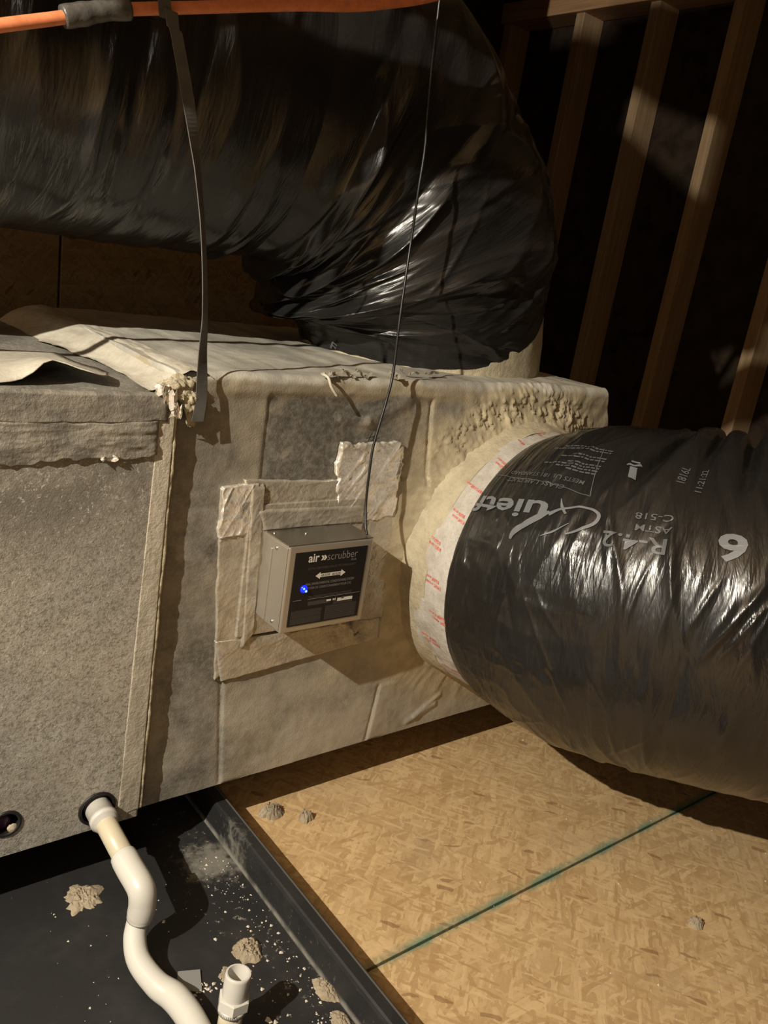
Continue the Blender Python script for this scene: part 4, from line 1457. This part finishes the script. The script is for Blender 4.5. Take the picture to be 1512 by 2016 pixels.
tube_obj('curved_pipe', low, np.interp(np.linspace(0, 1, 120), [0, 0.12, 0.42, 0.55, 1], [r0, r0, r0 * 1.05, r0 * 1.18, r0 * 1.14]), MAT['pvc'], dp, 28)

# ------------------------------------------------------------------ OPEN STANDPIPE
spn = thing('standpipe', 'short open white plastic standpipe with hexagonal collar standing in the pan', 'pipe', (0.432, 0.655, 0.003))
b0 = np.array((0.4390, 0.6560, 0.0032))
b1 = np.array((0.4492, 0.6629, 0.1000))
bd = b1 - b0
pt = lambda t: b0 + bd * t
tube_obj('lower_pipe', [pt(0.0), pt(0.62)], 0.0150, MAT['pvc_cream'], spn, 28)
tube_obj('barcode_band', [pt(0.455), pt(0.525)], 0.0178, MAT['pvc'], spn, 28)
# hexagonal collar
V, F = tube_mesh([pt(0.525), pt(0.53), pt(0.66), pt(0.67)], [0.0178, 0.0205, 0.0205, 0.0180], 6, (1, 0, 0), True)
mesh_obj('hex_collar', V, F, MAT['pvc'], spn, smooth=False)
# open sleeve with wall thickness
V, F = tube_mesh([pt(0.66), pt(0.72), pt(0.96), pt(0.995), pt(1.0)], [0.0155, 0.0160, 0.0160, 0.0158, 0.0152], 32, (1, 0, 0), False)
V2, F2 = tube_mesh([pt(1.0), pt(0.99), pt(0.60)], [0.0134, 0.0131, 0.0128], 32, (1, 0, 0), False)
nb = len(V)
nr = nb + len(V2)
R1, R2 = V[128:160].copy(), V2[[(-j) % 32 for j in range(32)]].copy()
F = F + [tuple(i + nb for i in f[::-1]) for f in F2] + [(nr + j, nr + (j + 1) % 32, nr + 32 + (j + 1) % 32, nr + 32 + j) for j in range(32)]
cap0 = nr + 64
F.append(tuple(range(cap0, cap0 + 32)))
V = np.concatenate([V, V2, R1, R2, V2[64:96]])
mesh_obj('open_sleeve', V, F, MAT['pvc'], spn)
V, F = [], []
T_, N_, B_ = frames(np.array([pt(0.455), pt(0.525)]), (1, 0, 0))
bcr = random.Random(11)
for k in range(46):
    a = 2 * PI * k / 46
    wv = 0.0006 if bcr.random() < 0.5 else 0.0010
    base = len(V)
    for t, da in ((0.466, -1), (0.466, 1), (0.515, 1), (0.515, -1)):
        aa = a + da * wv / 0.018 * 0.5
        V.append(pt(t) + 0.0180 * (math.cos(aa) * N_[0] + math.sin(aa) * B_[0]))
    F.append((base, base + 1, base + 2, base + 3))
mesh_obj('print_marks', V, F, MAT['ink_grey'], spn, smooth=False)

# ------------------------------------------------------------------ THINGS LYING IN THE PAN AND ON THE FLOOR


def splat(name, loc, r, hgt, mat, label, seed, z0, cat='debris', squash=1.0, spikes=0.45):
    n, m = 96, 26
    a = np.linspace(0, 2 * PI, n, endpoint=False)[None, :]
    t = (np.arange(1, m + 1) / m)[:, None]
    k = 1 + spikes * 2 * fbm(np.cos(a) * 2.4 + 5, np.sin(a) * 2.4 + 5, seed, 3) * t ** 2
    q = r * k * t
    h = hgt * (1 - t ** 3) * (0.55 + 1.5 * (fbm(q * np.cos(a) * 260 + 50, q * np.sin(a) * 260 + 50, seed + 3, 4, 0.75) + 0.25))
    V = [(0, 0, float(h[0].mean()))] + list(np.stack([q * np.cos(a), q * np.sin(a) * squash, np.maximum(h, 0.0002)], -1).reshape(-1, 3))
    F = []
    for j in range(n):
        F.append((0, 1 + j, 1 + (j + 1) % n))
    for i in range(m - 1):
        for j in range(n):
            k = (j + 1) % n
            F.append((1 + i * n + j, 1 + (i + 1) * n + j, 1 + (i + 1) * n + k, 1 + i * n + k))
    V = [(x + loc[0], y + loc[1], z + z0) for x, y, z in V]
    o = mesh_obj(name, V, F, mat, None)
    tag(o, label, cat)
    return o


splat('mortar_splat', (0.3650, 0.9640), 0.026, 0.008, MAT['dirtblob'], 'star shaped tan mortar splat on the pan left of the drain pipe', 31, 0.0028, spikes=0.75)
splat('mortar_splat', (0.5280, 0.7650), 0.0215, 0.012, MAT['dirtblob'], 'round tan mortar splat on the pan behind the standpipe', 32, 0.0028, spikes=0.28)
splat('mortar_splat', (0.5885, 0.6560), 0.0135, 0.009, MAT['dirtblob'], 'tan mortar blob squeezed against the pan wall', 33, 0.0028, spikes=0.3, squash=1.7)
splat('mortar_splat', (0.5800, 0.6060), 0.013, 0.006, MAT['dirtblob'], 'lowest tan mortar patch by the pan wall at the bottom edge', 34, 0.0028, spikes=0.4, squash=1.6)
splat('mortar_splat', (0.4880, 0.7420), 0.014, 0.005, MAT['dirtblob'], 'small flat tan smear beside the grey tape scrap', 35, 0.0028, spikes=0.5)
splat('insulation_clump', (0.7080, 1.008), 0.020, 0.018, MAT['dirtblob'], 'rough tan clump on the boards beside the pan rim', 36, 0.0, squash=0.8)
splat('insulation_clump', (0.7560, 0.970), 0.0125, 0.016, MAT['dirtblob'], 'small round tan clump right of the larger one by the pan rim', 37, 0.0)
splat('insulation_clump', (1.1930, 0.462), 0.0125, 0.011, MAT['dirtblob'], 'tan and dark crumb of debris lying on the boards at right', 38, 0.0)
bm = bmesh.new()
qv = [(0.4170, 0.7540, 0), (0.4440, 0.7340, 0), (0.4560, 0.7660, 0), (0.4300, 0.7790, 0)]
lo = [bm.verts.new((x, y, 0.0028)) for x, y, _ in qv]
hi = [bm.verts.new((x, y, 0.0046 + 0.002 * (i == 2))) for i, (x, y, _) in enumerate(qv)]
bm.faces.new(hi)
bm.faces.new(lo[::-1])
for i in range(4):
    j = (i + 1) % 4
    bm.faces.new((lo[i], lo[j], hi[j], hi[i]))
tag(bm_obj('tape_scrap', bm, MAT['greytape']), 'square grey tape scrap lying on the black pan', 'tape')
# small pale crumbs nobody could count
bm = bmesh.new()


def crumb(x, y, z, s):
    vs = []
    for a in range(5):
        t = a * 2 * PI / 5 + rnd.random()
        vs.append(bm.verts.new((x + s * math.cos(t) * (0.6 + rnd.random() * 0.7), y + s * math.sin(t) * (0.6 + rnd.random() * 0.7), z)))
    tp = bm.verts.new((x + s * 0.3 * (rnd.random() - .5), y + s * 0.3 * (rnd.random() - .5), z + s * (0.5 + rnd.random() * 0.6)))
    for i in range(5):
        bm.faces.new((vs[i], vs[(i + 1) % 5], tp))
    bm.faces.new(vs[::-1])


for k in range(150):
    t = rnd.random()
    x = 0.585 - abs(rnd.gauss(0, 0.035))
    y = 0.60 + 0.36 * t
    crumb(x, y, 0.0030, 0.0008 + 0.0022 * rnd.random() ** 3)
for k in range(70):
    crumb(rnd.uniform(0.28, 0.58), rnd.uniform(0.60, 0.97), 0.0030, 0.0006 + 0.0014 * rnd.random() ** 2)
for k in range(26):
    crumb(0.46 + rnd.gauss(0, 0.018), 0.737 + rnd.gauss(0, 0.004), 0.0030, 0.0012 + 0.0022 * rnd.random())
for (x, y, s) in [(0.449, 0.868, .0035), (0.515, 0.700, .003), (0.500, 0.655, .005), (0.505, 0.648, .004), (0.568, 0.74, .0035)]:
    crumb(x, y, 0.0030, s)
o = bm_obj('crumbs', bm, MAT['crumb'], None)
tag(o, 'tiny pale crumbs scattered over the black pan', 'crumbs', kind='stuff')
bm = bmesh.new()
for k in range(90):
    crumb(rnd.uniform(0.66, 1.5), rnd.uniform(0.25, 1.0), 0.0, 0.0008 + 0.0016 * rnd.random() ** 3)
o = bm_obj('sawdust', bm, MAT['crumb'], None)
tag(o, 'fine pale specks of sawdust on the floor boards', 'sawdust', kind='stuff')
